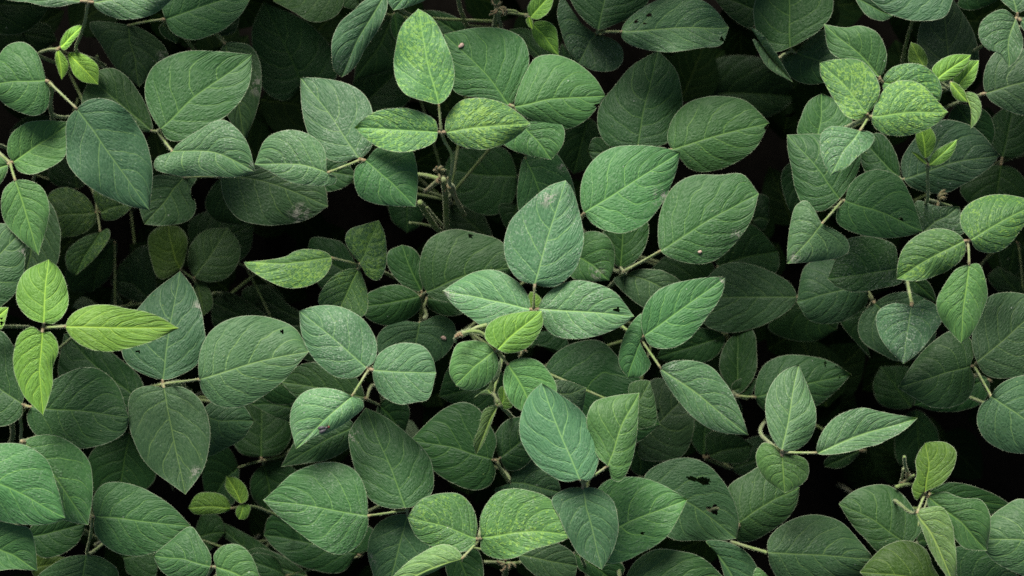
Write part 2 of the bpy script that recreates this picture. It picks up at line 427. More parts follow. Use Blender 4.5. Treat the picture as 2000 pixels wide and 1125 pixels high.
def leaf(pk, z, node, path, leaflets, label=None, free=False):
    """one leaf of three leaflets: its stalk is the part, each leaflet a sub-part"""
    pl = PLANTS[pk]; e = pl['e']
    rng = np.random.default_rng(int(node[0] * 13 + node[1] * 7 + 9000) % 99991)
    N = np.array(pw(node[0], node[1], ZM(z) - .002))
    chain = [N]
    zz = z
    pp = pts(path) if path else []
    for (x, y) in pp:
        zz -= .010
        chain.append(np.array(pw(x, y, ZM(zz))))
    zs = min(pl['stem'] - .02, ZM(zz) - .2) - rng.uniform(0, .08)
    zs = max(.1, zs); q = zs / pl['ztop']
    end = np.array([pl['bx'] + (pl['top'][0] - pl['bx']) * q, pl['by'] + (pl['top'][1] - pl['by']) * q, zs])
    last = chain[-1]; lat = (end - last) * np.array([1, 1, 0]); dz = last[2] - end[2]
    chain.append(last + lat * .03 - np.array([0, 0, .12]))
    chain.append(last + lat * .18 - np.array([0, 0, .12 + dz * .3])); chain.append(end)
    def build(V, F, A, VH, FH):
        tube(V, F, A, chain, .0016, .0019, rng, vh=VH, fh=FH, pv0=.7, pv1=0, dens=1.1)
        for sp in leaflets:
            f = sp.split('|'); o = dict(kv.split('=') for kv in (f[5].split() if len(f) > 5 else []))
            b = pts(f[1])[0]; zb = ZM(z + float(o.get('z', 0)) * .01)
            if 'nostalk' in o: continue
            B = np.array(pw(b[0], b[1], zb - .0006))
            L = np.linalg.norm(B - N)
            if L > .12: continue
            T = np.array(pw(*pts(f[3])[0], zb)); q = T - B; q /= np.linalg.norm(q) + 1e-9
            tube(V, F, A, [N, (N + B) / 2 + np.array([0, 0, .0015 if L > .02 else 0]), B + q * .001], .0014, .0011, rng, vh=VH, fh=FH, pv0=.6, pv1=1.0, dens=1.2)
    st = tubes_mesh('trifoliate_leaf', M_STEM, None, build, rng)
    st.parent = e; st.location = (-pl['bx'], -pl['by'], 0)
    if label: st['label'] = label
    for sp in leaflets:
        f = sp.split('|'); lab = None
        if len(f) > 6: lab = f[6].strip(); sp = '|'.join(f[:6])
        ob, _ = leaflet(sp, st, z, lab)
    return st

# ------------------------------------------------------------------ the plants, at their stems
plant('tl', 75, 85, "plant with a tiny bright green bud leaf on a white stalk, upper left corner")
plant('lu', 400, 190, "plant with one wide quilted leaflet above a folded grey leaflet with a pale scuffed tip")
plant('pod', 868, 380, "plant with three yellow-mottled top leaflets above a bare stem carrying small pods", .80)
plant('tc', 965, 20, "plant at the top edge with brown flower stubs and two bright lime leaflets", .80)
plant('tr', 1560, 40, "plant at the top edge with glossy dark leaflets and one grey leaflet folded edge-on")
plant('hole', 1190, 25, "plant at the top edge with a long grey leaflet pierced by small holes")
plant('rc', 1175, 470, "plant with three broad quilted leaflets, one marked by a pink spot, right of centre")
plant('yr', 1780, 190, "plant with a stack of yellow-mottled leaflets beside slim lime leaflets, upper right", .80)
plant('sr', 1815, 400, "plant with a tiny three-leaved lime shoot on an upright white stalk", .80)
plant('le', 10, 370, "plant with two fresh green rounded leaflets at the left edge below the mottled blue-green one")
plant('md', 185, 390, "plant with three dark mottled leaflets sunk in shade on the left side", .70)
plant('ly', 60, 700, "plant topped by three plain light green leaflets, the lower one pointing straight down", .82)
plant('cl', 330, 790, "plant with three big smooth blue-green leaflets joined by an olive stalk, left of centre")
plant('dk', 400, 590, "plant with small round dark olive leaflets deep in the gap left of centre", .66)
plant('ct', 905, 650, "central plant with a fuzzy growing bud beside three small glossy round leaflets", .84)
plant('ym', 800, 560, "plant with a wavy yellow-mottled leaflet pointing left over the black gap")
plant('cr', 1300, 650, "plant with a long pointed grey-green leaflet and a small folded one, right of centre")
plant('bl', 1550, 800, "plant with three blue-green leaflets on slim stalks, one long and pointed, lower right")
plant('bb', 1735, 1005, "plant with a light olive leaflet hanging down beside brown flower stubs, lower right corner", .80)
plant('bc', 1010, 1090, "plant with two round yellow-flecked leaflets and a pale leaflet at the bottom edge", .80)
plant('bg', 1170, 900, "plant with one large smooth blue-green leaflet beside a narrower yellow-green one, below centre", .80)
plant('lc', 740, 900, "plant with a pale folded leaflet on which a fly sits")
plant('lo', 660, 1040, "plant with a wide quilted leaflet whose pale tip points left, near the bottom")
plant('ts', 540, 960, "plant with a tiny lime shoot of three leaflets over the dark lower left gap", .70)
plant('ll', 160, 1080, "plant in the lower left corner with broad plain green overlapping leaflets")
plant('lb', 440, 1110, "plant at the bottom edge with two small green leaflets meeting at a pale joint")
plant('hb', 1400, 1020, "plant with a grey-green leaflet chewed through by two large holes")
plant('re', 1935, 740, "plant at the right edge with three dark quilted leaflets round a yellow-green stalk")
plant('my', 1850, 530, "plant with a yellow-mottled trio of leaflets above a dusty heart-shaped leaflet, right side", .80)

# ------------------------------------------------------------------ leaves; z is the height of the joint
# upper left
leaf('tl', .83, (172, 3), '166,40 158,66 148,95', [
 'G|158,2|130,-50 70,-60 10,-35|-30,-5|140,8 100,14 50,4|z=0 b=.9',
 'G|182,5|195,22 240,38 300,28|350,-15|200,-40 260,-65 320,-50|z=0',
 'G|176,-6|130,-60 130,-130|170,-190|215,-60 220,-130|'])
leaf('tl', .80, (113, 96), '95,97 75,105', [
 'N|118,93|117,84 130,60 148,50|162,49|126,98 146,78 158,62|f=.2 b=1.4 c=.3|',
 'N|113,97|107,112 113,137|120,156|125,108 134,125 130,142|f=.2 b=1.4 c=.3',
 'N|133,104|136,125 145,147 162,160|192,165|150,102 175,112 192,130|z=-.3 b=1.4 f=.15 c=.3'])
leaf('tl', .85, (95, 160), '102,172 98,215', [
 'A|90,157|85,135 70,100 45,82 10,92|-25,165|97,178 92,212 70,226 38,219 8,203|f=.25 s=-.05 b=1.25',
 'B|150,212|131,235 129,280 135,325 178,367 240,398|292,411|175,194 215,195 252,220 283,270 298,330|z=.4 s=-.02 f=.12 c=.4 y=.18 b=0.9|large blue-green leaflet with a few yellow flecks'])
leaf('lu', .80, (309, 256), '325,285', [
 'A|297,256|260,253 205,240 160,205|175,150|293,225 277,190 248,148 222,133 196,136|z=-.6 f=.3',
 'A|313,252|297,228 285,198 284,160 300,128 345,104 400,99|494,106|327,272 352,276 400,252 450,218 485,170|z=2 f=.1 c=.3 s=0 b=1.05|wide quilted leaflet',
 'G|335,296|345,283 385,256 432,233 462,250 484,280|499,336|305,308 301,328 345,343 410,344 460,346|z=3.2 f=.38 c=.6 m=420,298 s=.05 p=493,328,14|folded grey leaflet with a pale scuffed tip'])
leaf('lu', .78, (318, 38), '', [
 'K|250,48|175,45 200,92 228,135|272,170|262,50 297,67 322,92 328,114 298,142|z=-2 s=-.1 b=.9 p=320,112,14',
 'A|323,38|316,5 345,-35 430,-50|500,-22|335,62 370,78 420,66 465,35|z=0 b=1.2',
 'D|322,42|310,55 318,70|345,85|340,45 352,62|z=-2'])
leaf('lu', .775, (415, 60), '', [
 'K|440,85|420,140 440,220|478,278|472,84 492,92 509,125 511,165 500,220|z=0 s=-.2 p=503,168,20 b=0.95',
 'D|400,60|380,20 420,-10|470,-20|430,70 460,60|z=-6'])
leaf('lu', .79, (428, 345), '', [
 'K|435,338|434,375 446,405 468,428 505,438 545,440 598,430|641,403|480,325 560,318 612,338 634,362|z=0 s=-.05 f=.1 c=.4  p=585,418,22 m=530,358 b=0.85',
 'K|360,345|300,345 272,390 274,415|282,438|384,347 373,372 383,402 372,428 320,441|z=-2 s=-.15 h=385,383,14,9,.6',
 'D|430,350|400,400 420,430|470,440|470,380 495,420|z=-12'])
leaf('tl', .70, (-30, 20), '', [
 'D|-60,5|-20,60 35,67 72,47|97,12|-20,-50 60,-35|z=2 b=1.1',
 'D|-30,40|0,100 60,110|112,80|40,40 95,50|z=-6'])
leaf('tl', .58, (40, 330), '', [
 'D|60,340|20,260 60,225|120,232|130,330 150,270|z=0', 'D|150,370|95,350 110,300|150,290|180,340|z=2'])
# left edge
leaf('le', .83, (20, 318), '2,302 -20,280', [
 'M|25,317|14,298 20,265 48,241 88,235|140,238|36,334 60,341 92,330 125,308|z=0 y=0 b=.85',
 'M|30,352|8,370 2,410 14,442 46,474|75,499|56,352 82,366 96,398 93,440 82,475|z=.6 s=0 f=.25 y=.1 b=.78',
 'M|15,322|-10,300 -60,310|-100,360|10,345 -15,375 -60,390|z=0 y=0 b=.8'])
leaf('le', .83, (-90, 560), '', [
 'K|-70,560|-60,470 -20,440 25,438|49,446|-30,610 10,592 40,555 50,490|z=.4 s=0 f=.15 p=46,492,12 b=1.0',
 'K|66,372|42,420 38,500|50,541|98,395 114,430 118,470 112,515 82,536|z=-7 s=-.1'])
leaf('md', .69, (190, 413), '186,385 176,360', [
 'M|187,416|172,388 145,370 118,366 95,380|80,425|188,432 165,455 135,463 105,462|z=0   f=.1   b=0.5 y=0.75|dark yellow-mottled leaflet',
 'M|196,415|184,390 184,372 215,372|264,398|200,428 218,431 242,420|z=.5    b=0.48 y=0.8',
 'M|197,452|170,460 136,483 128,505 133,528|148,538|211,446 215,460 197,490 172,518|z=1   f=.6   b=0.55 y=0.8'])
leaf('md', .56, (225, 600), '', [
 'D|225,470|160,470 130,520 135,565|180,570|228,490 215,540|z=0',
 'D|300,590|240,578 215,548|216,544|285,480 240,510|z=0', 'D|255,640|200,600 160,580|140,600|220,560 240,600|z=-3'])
leaf('dk', .68, (378, 545), '395,572', [
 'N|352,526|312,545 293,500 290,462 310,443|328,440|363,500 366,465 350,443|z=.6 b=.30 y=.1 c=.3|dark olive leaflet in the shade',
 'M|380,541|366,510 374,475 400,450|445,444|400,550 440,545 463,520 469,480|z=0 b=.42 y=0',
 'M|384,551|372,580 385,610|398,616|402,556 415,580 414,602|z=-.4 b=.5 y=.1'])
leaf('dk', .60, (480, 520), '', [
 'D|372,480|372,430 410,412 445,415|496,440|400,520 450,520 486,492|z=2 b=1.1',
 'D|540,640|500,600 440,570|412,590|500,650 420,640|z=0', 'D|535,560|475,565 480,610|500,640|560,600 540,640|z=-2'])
# top centre left
leaf('pod', .62, (592, 166), '', [
 'D|592,166|560,196 533,190 510,165 495,110 492,60 505,22|515,4|655,155 655,110 620,60 578,30 538,14|z=4 b=1.35 f=.1 c=.3 s=.05',
 'D|600,175|620,200 660,250|700,240|640,170 700,190|z=-4'])
leaf('tc', .74, (690, -20), '', [
 'A|672,-22|668,15 650,35 610,43 575,24|533,2|640,-50 580,-50|z=0 b=.9',
 'A|700,-20|660,-10 668,10|700,22|735,-10 730,10|z=-2 b=.8'])
leaf('tc', .84, (757, -22), '', [
 'G|752,-12|722,-5 690,20 660,48 648,78 648,112 653,138|667,151|757,12 742,52 716,92 700,122 682,142|z=0 f=.55 c=1.0 b=.85',
 'G|830,-50|780,-30 756,-2|768,20|870,-30 840,-5 790,16|z=1'])
leaf('pod', .66, (768, 30), '', [
 'D|768,32|735,60 700,110|690,160|790,60 790,120|z=0 b=1.2', 'D|770,25|762,45 766,68|775,82|786,30 792,55|z=2 b=1.6',
 'D|700,215|690,160 720,130|800,110|760,225 810,180|z=-5 b=1.2'])
leaf('pod', .72, (918, 70), '', [
 'D|915,74|900,40 860,22|820,20|890,95 850,60|z=0 b=1.5'])
leaf('tc', .68, (1090, 150), '', [
 'D|1085,150|1040,110 1005,80|995,57|1080,90 1060,70 1025,55|z=0 b=1.5', 'D|1105,155|1090,120 1095,88|1098,85|1140,140 1120,110|z=0 b=1.5',
 'D|1150,230|1110,240 1090,300|1120,340|1170,250 1165,320|z=-3 b=1.2'])
# trio over the pods
leaf('pod', .87, (862, 258), '868,275 882,300 883,325 878,352', [
 'Y|857,203|832,198 790,182 771,150 771,100 785,50|817,17|876,188 887,160 883,115 868,75 845,35|z=.8 s=0 f=.18|yellow-mottled leaflet pointing up',
 'Y|855,258|850,235 822,219 785,211 740,215 710,232|692,249|850,276 820,291 785,297 748,291 712,270|z=0 s=-.02 f=.3|yellow-mottled leaflet pointing left',
 'Y|870,258|874,225 900,197 935,191 980,200 1012,220|1036,241|885,277 915,290 950,292 990,279 1018,260|z=0 s=0 f=.2|yellow-mottled leaflet pointing right'])
leaf('pod', .82, (1000, 207), '', [
 'A|995,205|1010,188 1028,150 1033,108 1020,75 985,57 930,54|867,66|970,199 930,191 890,180 872,140|z=0  f=.1 c=.5 b=1.35',
 'A|1005,208|1010,180 1030,135 1048,112 1082,107 1125,122 1162,152|1183,187|1022,226 1062,242 1106,252 1142,236 1168,208|z=.6 f=.15  h=1166,206,5,4,0 b=1.35',
 'A|1015,234|975,262 990,287 1035,304|1077,312|1050,231 1090,236 1103,256 1098,285|z=.3  k=.5 b=1.5'])
leaf('pod', .85, (705, 312), '', [
 'G|702,310|693,310 667,317 629,304 605,270 590,215|586,151|725,290 730,240 722,200 700,175 660,158 620,152|z=0 f=.12 c=.4 b=.85',
 'G|640,338|636,300 622,275 595,258 560,254 520,270|497,321|656,345 655,358 600,362 560,353 528,336|z=1.8 f=.32 c=.6 m=590,322 b=1.15',
 'A|714,313|738,288 775,287 804,293 816,345|812,404|696,325 691,350 701,382 728,397 765,402|z=.2  k=.4 b=1.45'])
leaf('pod', .76, (618, 330), '', [
 'A|605,330|625,290 660,300|700,345|610,355 632,374 668,368|z=0 b=.8', 'D|795,400|760,380 765,430|796,455|830,395 820,440|z=-10 b=1.2'])
leaf('pod', .60, (1012, 345), '', [
 'D|1010,345|988,292 930,284 885,298|866,330|1000,395 965,420 905,402|z=3 b=1.35',
 'D|1010,400|975,400 985,440|1000,455|1030,410 1030,440|z=4', 'D|960,470|880,450 870,420|880,400|950,430 930,400|z=-3'])
# lime shoots at the top edge
leaf('tc', .80, (1030, 30), '1005,26 978,24', [
 'N|1036,34|1030,15 1045,-8|1080,-14|1050,38 1070,25 1080,5|z=.6 b=1.05',
 'N|1040,46|1040,70 1055,92 1074,103|1092,109|1062,40 1084,52 1090,78|z=0 b=1.05',
 'N|1033,33|1027,38 1031,50|1040,58|1038,36 1042,48|z=.8 f=.8'])
leaf('hole', .78, (1167, 62), '', [
 'G|1165,66|1130,40 1098,-5 1088,25 1096,62 1108,96|1130,124|1192,74 1214,92 1216,120 1200,137 1160,138|z=-.4 s=-.05 b=.72 c=.4',
 'A|1168,58|1140,38 1118,8 1112,-20|1190,-60|1200,48 1248,22 1268,-5|z=1 b=.85',
 'G|1213,62|1222,42 1265,10 1310,-8 1362,-4 1396,18|1424,54|1216,76 1242,92 1297,102 1370,94 1408,88|z=2.4 s=0 f=.12  c=.4 h=1268,29,6,3.5,-.2;1259,46,4,2,0;1242,42,5,3,-.6;1410,76,5,4,1 b=1.1|long grey leaflet with small holes'])
leaf('tr', .79, (1545, 98), '', [
 'A|1543,93|1512,101 1484,76 1472,40 1476,0|1535,-70|1566,82 1602,58 1624,28 1622,-20|z=.6 b=.9',
 'A|1553,103|1530,112 1534,140 1562,161 1602,163|1650,140|1575,80 1610,58 1640,80|z=-.6 b=.75',
 'G|1519,112|1466,54 1480,60 1502,82|1549,161|1470,75 1483,105 1500,132|z=1.2 s=-.4 f=1.1 b=.8 m=1500,105'])
leaf('tr', .73, (1488, 10), '', [
 'D|1480,20|1474,48 1466,55 1432,38|1390,-8|1470,-35 1420,-45|z=0 b=1.3'])
leaf('rc', .50, (1330, 190), '1290,200', [
 'D|1338,188|1350,150 1400,115 1450,107 1515,125|1560,188|1385,215 1450,232 1510,225|z=0 b=.9 s=0',
 'D|1330,150|1310,110 1320,170|1345,120|1360,110|z=0'])
# right of centre
leaf('rc', .78, (1280, 296), '', [
 'A|1245,286|1190,285 1168,250 1172,205 1200,168 1232,130|1285,98|1302,280 1328,232 1332,195 1322,140|z=0  f=.1 c=.4 s=.03 b=0.85',
 'A|1312,292|1303,270 1315,230 1345,200 1400,188 1455,196|1503,240|1325,305 1345,328 1370,336 1425,324 1475,290|z=.8  f=.08 h=1500,250,6,9,0 c=.5 b=1.15',
 'A|1230,308|1210,285 1180,270 1158,270|1148,296|1220,330 1170,325|z=-2 b=.8'])
leaf('rc', .85, (1136, 423), '', [
 'A|1141,415|1134,395 1137,350 1156,315 1195,288 1250,283 1300,289|1329,297|1157,437 1190,453 1222,456 1268,430 1300,385 1319,340|z=.4 f=.1 c=.5 s=0  k=.4 p=1293,385,20 b=1.75|broad quilted leaflet'])
leaf('rc', .79, (1219, 530), '', [
 'A|1290,490|1285,465 1288,420 1308,372 1350,343 1408,341 1450,340|1482,378|1310,504 1345,514 1377,515 1410,500 1442,468 1468,428|z=.8 f=.08 c=.5 s=0  k=.4 p=1440,460,13 b=1.1|broad quilted leaflet with a pink spot',
 'D|1212,524|1188,500 1178,455 1190,420|1215,400|1240,512 1264,472 1262,425|z=-1 b=1.4',
 'K|1221,535|1255,525 1300,531 1332,552|1342,590|1198,545 1228,580 1260,602 1305,605|z=-1.5 b=.9 m=1270,550'])
leaf('rc', .68, (1400, 545), '', [
 'D|1400,540|1370,490 1300,500 1265,540|1270,580|1380,590 1320,610|z=0 b=1.3',
 'D|1400,520|1400,450 1440,432 1475,442|1520,490|1450,560 1500,545 1522,520|z=-1 b=1.3', 'D|1470,430|1480,380 1500,385|1502,430|1490,450|z=-4'])
leaf('rc', .72, (1565, 580), '', [
 'K|1556,580|1545,555 1515,535 1480,520 1440,512 1404,520|1350,580|1545,602 1500,630 1450,648 1410,649 1375,632|z=0 b=.95 f=.06 c=.3 s=0',
 'D|1570,585|1600,600 1640,612|1634,645|1530,600 1500,640 1530,660 1590,666|z=-5 b=1.2'])
leaf('ct', .78, (1110, 480), '', [
 'A|1112,492|1130,460 1160,451 1188,463 1200,490 1198,525|1190,548|1115,540 1150,549|z=1  k=.4 p=1165,535,16 b=1.4',
 'A|1025,306|1013,345 1011,400 1030,450|1085,480|1075,290 1108,330 1125,385 1120,440|z=1.4  k=.4 p=1100,325,12 b=1.25'])
leaf('ct', .87, (1042, 605), '1038,622 1030,650', [
 'G|1044,556|1012,545 990,515 983,475 998,430 1040,388 1075,362|1105,352|1082,560 1112,540 1131,510 1140,465 1131,410 1117,368|z=1.2 f=.08 c=.35 s=0  k=.9 p=1070,385,20 b=1.08|tall grey hairy leaflet with a scuffed tip',
 'G|1035,604|1032,580 1010,549 970,528 928,530 888,552|864,568|1020,620 985,631 950,640 918,620 885,595|z=0 f=.25 c=.6  k=1 p=876,572,12 b=1.4',
 'G|1052,603|1060,583 1085,560 1122,548 1160,552 1200,570|1239,618|1058,628 1082,655 1125,663 1170,655 1212,638|z=0 f=.2 c=.5  k=1 h=1205,605,7,4,0 b=1.5|grey hairy leaflet with a small hole'])
leaf('ct', .885, (970, 684), '945,655 910,650', [
 'N|972,682|948,662 950,638 972,620 1012,610 1042,607|1058,607|990,690 1026,682 1050,656 1061,630|z=1 f=.2 c=.5 b=.75 y=.25 s=.05|small bright glossy leaflet',
 'M|965,685|950,670 920,665 893,672 881,700 878,730|890,752|973,702 972,725 955,748 930,762 905,761|z=.2 c=.7 y=0 b=.85 f=.1|small round leaflet',
 'M|992,711|983,735 985,760 1002,792|1040,812|1015,700 1048,703 1072,725 1088,765|z=0 y=0 b=.95 f=.15 c=.4'])
leaf('ct', .80, (963, 768), '972,735 980,705', [
 'L|972,792|945,800 935,835 925,865|930,888|968,805 955,840 943,868|z=2 f=1.0 b=.6|folded lime leaflet seen edge on',
 'L|962,768|935,770 925,778|930,772|965,740 978,700 972,740|z=1 b=.6',
 'N|980,790|972,765 978,755|985,755|985,800 1000,795 1003,785|z=1.5 b=.6'])
leaf('ct', .74, (1020, 640), '', [
 'D|1035,680|1010,660 1020,640|1030,650|1060,670 1110,690 1100,650|z=0 b=1.2',
 'N|1040,608|1030,590 1036,570|1046,572|1060,595 1055,580|z=7 b=.8'])
leaf('ym', .77, (825, 576), '823,600 822,624', [
 'D|823,568|790,560 758,520 758,492|785,478|826,540 820,500 805,484|z=0 b=1.6',
 'D|820,579|780,556 740,562 712,578|700,600|822,600 792,626 752,636 718,622|z=.3 b=1.6 f=.1',
 'A|832,570|820,540 823,495 842,464 880,448 930,455 978,470|1010,520|850,585 900,590 960,570|z=1 b=.85 f=.05 c=.4 h=919,461,4,4,0'])
leaf('ym', .76, (822, 625), '', [
 'K|820,629|785,626 750,640 735,665 745,700|800,730|860,615 886,632 889,660 868,695|z=1 b=.95 s=-.05|grey leaflet with a small pink petal lying on it',
 'D|832,582|838,602 870,617 905,612|930,590|850,570 900,575|z=-1 b=1.4'])
leaf('ym', .81, (703, 518), '', [
 'M|648,503|632,490 600,487 572,491 560,500 515,508|476,511|640,532 610,556 575,563 545,558 505,538 482,522|z=1  f=.3 s=-.05 c=.3    b=0.72 y=0.8|wavy yellow-mottled leaflet pointing left',
 'M|703,516|690,500 674,470 680,450 708,439|740,430|718,540 738,548 752,527 755,490 751,455|z=.6  f=.2    b=0.62 y=0.8',
 'Y|700,525|665,530 636,555 622,590|650,632|708,540 718,575 712,615|z=-.5 b=.8 y=.7'])
leaf('ym', .68, (690, 600), '', [
 'D|700,540|670,475 640,465 608,465|600,490|680,580 625,560 615,520|z=0 b=1.4',
 'D|640,640|570,600 520,560|500,580|620,660 540,640|z=-9'])
# left light green trio, blue-green trio
leaf('ly', .885, (85, 640), '', [
 'N|85,631|58,622 35,595 32,568 47,532|95,506|105,632 130,607 134,582 126,545 112,520|z=.4 f=.12 b=.8|plain light green leaflet pointing up',
 'N|82,649|63,638 38,652 27,682 27,722 46,772|84,811|98,648 112,668 113,690 104,712 103,752|z=.3 f=.2 b=.8|plain light green leaflet pointing down',
 'N|128,638|140,614 170,598 210,595 255,603 305,615|350,641|140,660 170,680 210,687 250,680 300,665|z=.4 f=.12 b=.8 s=0|long light green leaflet pointing right'])
leaf('ly', .84, (-30, 640), '', ['N|-35,645|-20,605 0,600|17,600|-20,650 5,640 12,620|z=0 b=.95 h=3,631,3,4,0;3,622,3,2,0'])
leaf('cl', .82, (319, 750), '290,757', [
 'B|318,742|285,733 250,712 238,690 248,635 290,578|352,529|348,735 386,710 401,672 396,620 378,565|z=0 f=.1 c=.5  s=0 h=270,687,5,3,.5 p=392,600,16 b=0.85',
 'B|320,757|288,753 256,768 251,812 260,858 285,905|362,966|355,755 388,777 405,810 410,850 398,915|z=.4 f=.15 c=.5  p=385,925,16 b=0.95',
 'B|389,741|388,700 401,660 430,632 475,617 525,620 575,640|604,686|395,765 420,790 452,797 492,786 545,752|z=2 f=.06 c=.4  s=0 h=551,648,3,3,0 b=1.2|large smooth blue-green leaflet pointing right'])
leaf('cl', .72, (290, 790), '', [
 'D|283,790|275,740 220,690 150,650|125,652|230,800 150,780 114,730 118,690|z=0 b=1.5',
 'D|280,800|290,760 340,745|375,760|330,800 370,790|z=-1 b=1.2'])
leaf('cl', .78, (385, 805), '', [
 'K|388,812|420,782 470,788|496,822|386,850 405,890 440,876 476,855|z=0 b=.95'])
leaf('cl', .70, (610, 800), '', [
 'D|600,800|560,760 510,750|490,790|590,825 550,820|z=0 b=1.5', 'D|500,760|540,720 580,720|600,740|540,790 590,780|z=2 b=1.4',
 'D|640,680|600,640 560,640|560,660|640,700 600,705|z=-4'])
leaf('lc', .76, (716, 780), '722,760', [
 'A|712,776|690,732 620,706 578,717|549,746|700,800 640,808 578,776|z=0 b=.8',
 'D|740,790|735,830 760,860|790,850|780,770 800,800|z=-2 b=1.4'])
leaf('lc', .80, (700, 838), '', [
 'A|694,832|640,800 590,840|548,912|690,866 640,898 600,905|z=0 b=.8 f=.05'])
leaf('lc', .87, (721, 720), '', [
 'G|716,718|700,735 665,739 630,720 605,690 589,652|584,607|732,705 736,672 720,635 692,610 655,597 618,597|z=0 f=.12 c=.45  k=.9 s=0 b=1.1',
 'G|728,723|733,700 757,678 795,669 828,677 846,702|852,728|730,745 745,772 780,790 814,786 836,780|z=.1 f=.15 c=.4  k=.8 b=1.15',
 'G|688,774|665,763 630,757 595,765 572,790 566,822|578,877|706,780 711,795 690,815 650,841 610,856|z=.6 f=.4 c=1.0  k=.9 m=640,815 b=1.35|pale folded leaflet with a fly on it'])
leaf('lo', .83, (795, 996), '', [
 'A|719,1008|715,960 695,920 660,903 620,905 572,924 538,955|514,977|718,1032 700,1066 666,1083 640,1078 592,1047 545,1010|z=2 f=.08 c=.4  s=0 k=.5 b=1.35|wide quilted leaflet with its tip to the left',
 'A|792,992|765,994 728,980 700,935 684,880 682,845|714,796|806,990 842,965 848,932 838,893 798,850 755,815|z=.6 f=.12 c=.5 b=.85 p=690,850,16',
 'K|796,1005|758,1010 729,1032 718,1080|750,1180|830,1030 835,1100|z=-.5 b=1.15 p=722,1095,12'])
leaf('lo', .72, (705, 1085), '', [
 'D|700,1082|670,1117 620,1116 568,1095 530,1065|515,1045|735,1070 730,1035 640,1010 527,1008|z=0 b=1.4',
 'D|560,1125|540,1090 500,1080|480,1090|600,1150 500,1120|z=-1 b=1.4'])
leaf('lc', .79, (970, 900), '980,922 993,942', [
 'D|962,897|970,860 952,822 932,796 905,785 868,798 832,828|802,859|968,922 958,947 930,958 888,945 850,922 822,890|z=0 f=.1  c=.4 b=1.25',
 'D|976,895|962,860 990,820 1030,815|1065,830|990,918 1020,915 1050,880|z=-.4 b=1.3',
 'K|994,942|1002,915 1015,885 1060,905 1090,938|1096,962|966,956 985,975 1050,990|z=-1 b=1.0'])
leaf('lc', .60, (800, 870), '', ['D|800,880|820,850 800,820|780,850|860,900 840,860|z=0 b=1.3','D|560,1000|620,950 680,930|700,960|600,1020|z=-4'])
leaf('ct', .74, (985, 765), '', [
 'D|990,765|960,800 900,795|857,774|960,700 900,690 872,725|z=0 b=1.5'])
leaf('cr', .76, (1062, 725), '', [
 'D|1063,727|1085,690 1130,668 1175,667 1215,705 1255,745|1290,830|1070,770 1130,840 1230,870|z=0 b=1.45 f=.05 c=.3 s=0',
 'M|1230,800|1230,750 1262,742|1270,745|1225,835 1250,838 1280,828 1279,780|z=2 y=.2 b=.55',
 'G|1075,770|1078,745 1105,743|1145,757|1090,810 1130,820 1140,790|z=5 b=.75'])
leaf('cr', .72, (1243, 862), '', [
 'K|1246,862|1230,810 1255,755 1290,738|1345,770|1250,895 1330,892 1352,855 1356,810|z=1 b=.85 s=0 h=1286,802,3,3,0',
 'D|1240,870|1230,900 1235,920|1250,930|1300,910 1280,925|z=-1 b=1.3'])
leaf('cr', .855, (1252, 662), '1225,645 1208,632 1190,622', [
 'A|1258,656|1252,630 1260,595 1282,570 1322,552 1380,542|1418,541|1270,675 1306,681 1342,665 1382,618 1410,575|z=.6 f=.15 c=.4  s=0 k=.35 p=1408,552,12 b=1.5',
 'A|1250,664|1260,640 1254,612 1228,638 1211,680 1209,712|1226,738|1262,692 1271,712 1252,735|z=.2 f=.5 c=.8 b=1.35',
 'G|1290,720|1305,708 1345,703 1382,712 1416,745 1440,788|1462,850|1300,748 1330,790 1368,826 1412,845|z=.4 f=.25 c=.6  k=.9 s=-.05 b=1.0|long pointed grey-green leaflet'])
leaf('cr', .70, (1420, 655), '', [
 'D|1415,656|1370,640 1310,655|1281,700|1400,695 1340,716|z=1 b=1.6',
 'D|1440,770|1405,720 1418,670|1440,648|1475,730 1478,690 1470,645|z=2 b=1.4 f=.5 y=.1'])
leaf('cr', .62, (1376, 895), '1400,905 1425,915', [
 'D|1374,890|1350,860 1350,830|1385,800|1390,860|z=0 b=1.5', 'D|1385,890|1380,850 1420,840|1470,870|1420,905 1460,900|z=0 b=1.3',
 'D|1430,915|1440,870 1500,850|1550,880|1450,930 1520,930|z=-3'])
# yellow stack, upper right
leaf('yr', .87, (1718, 156), '', [
 'M|1718,150|1685,130 1645,118 1620,100|1609,47|1730,130 1731,98 1712,63 1680,50 1652,54|z=0 y=.25 b=.65 f=.3',
 'Y|1723,160|1738,135 1770,124 1802,127 1830,150 1840,175|1836,196|1730,182 1790,198|z=-.4 y=.7 b=.9'])
leaf('yr', .885, (1697, 227), '', [
 'Y|1694,223|1678,234 1655,228 1635,205 1615,170 1603,148|1601,122|1712,200 1719,172 1705,140 1680,117 1630,116|z=.6 y=.9 f=.15 b=1.0|yellow-mottled leaflet pointing upper left',
 'Y|1703,228|1714,195 1737,165 1775,157 1802,166 1832,198|1852,219|1704,242 1720,258 1750,266 1792,260 1832,240|z=.9 y=.8 f=.12 b=1.0|yellow-mottled leaflet pointing right',
 'G|1680,255|1650,248 1622,247 1604,262 1602,292 1610,322|1622,343|1698,257 1708,266 1700,286 1680,302 1652,328|z=1.2 y=.5 f=.15 c=.4  k=.9 b=1.4|dusty pale leaflet'])
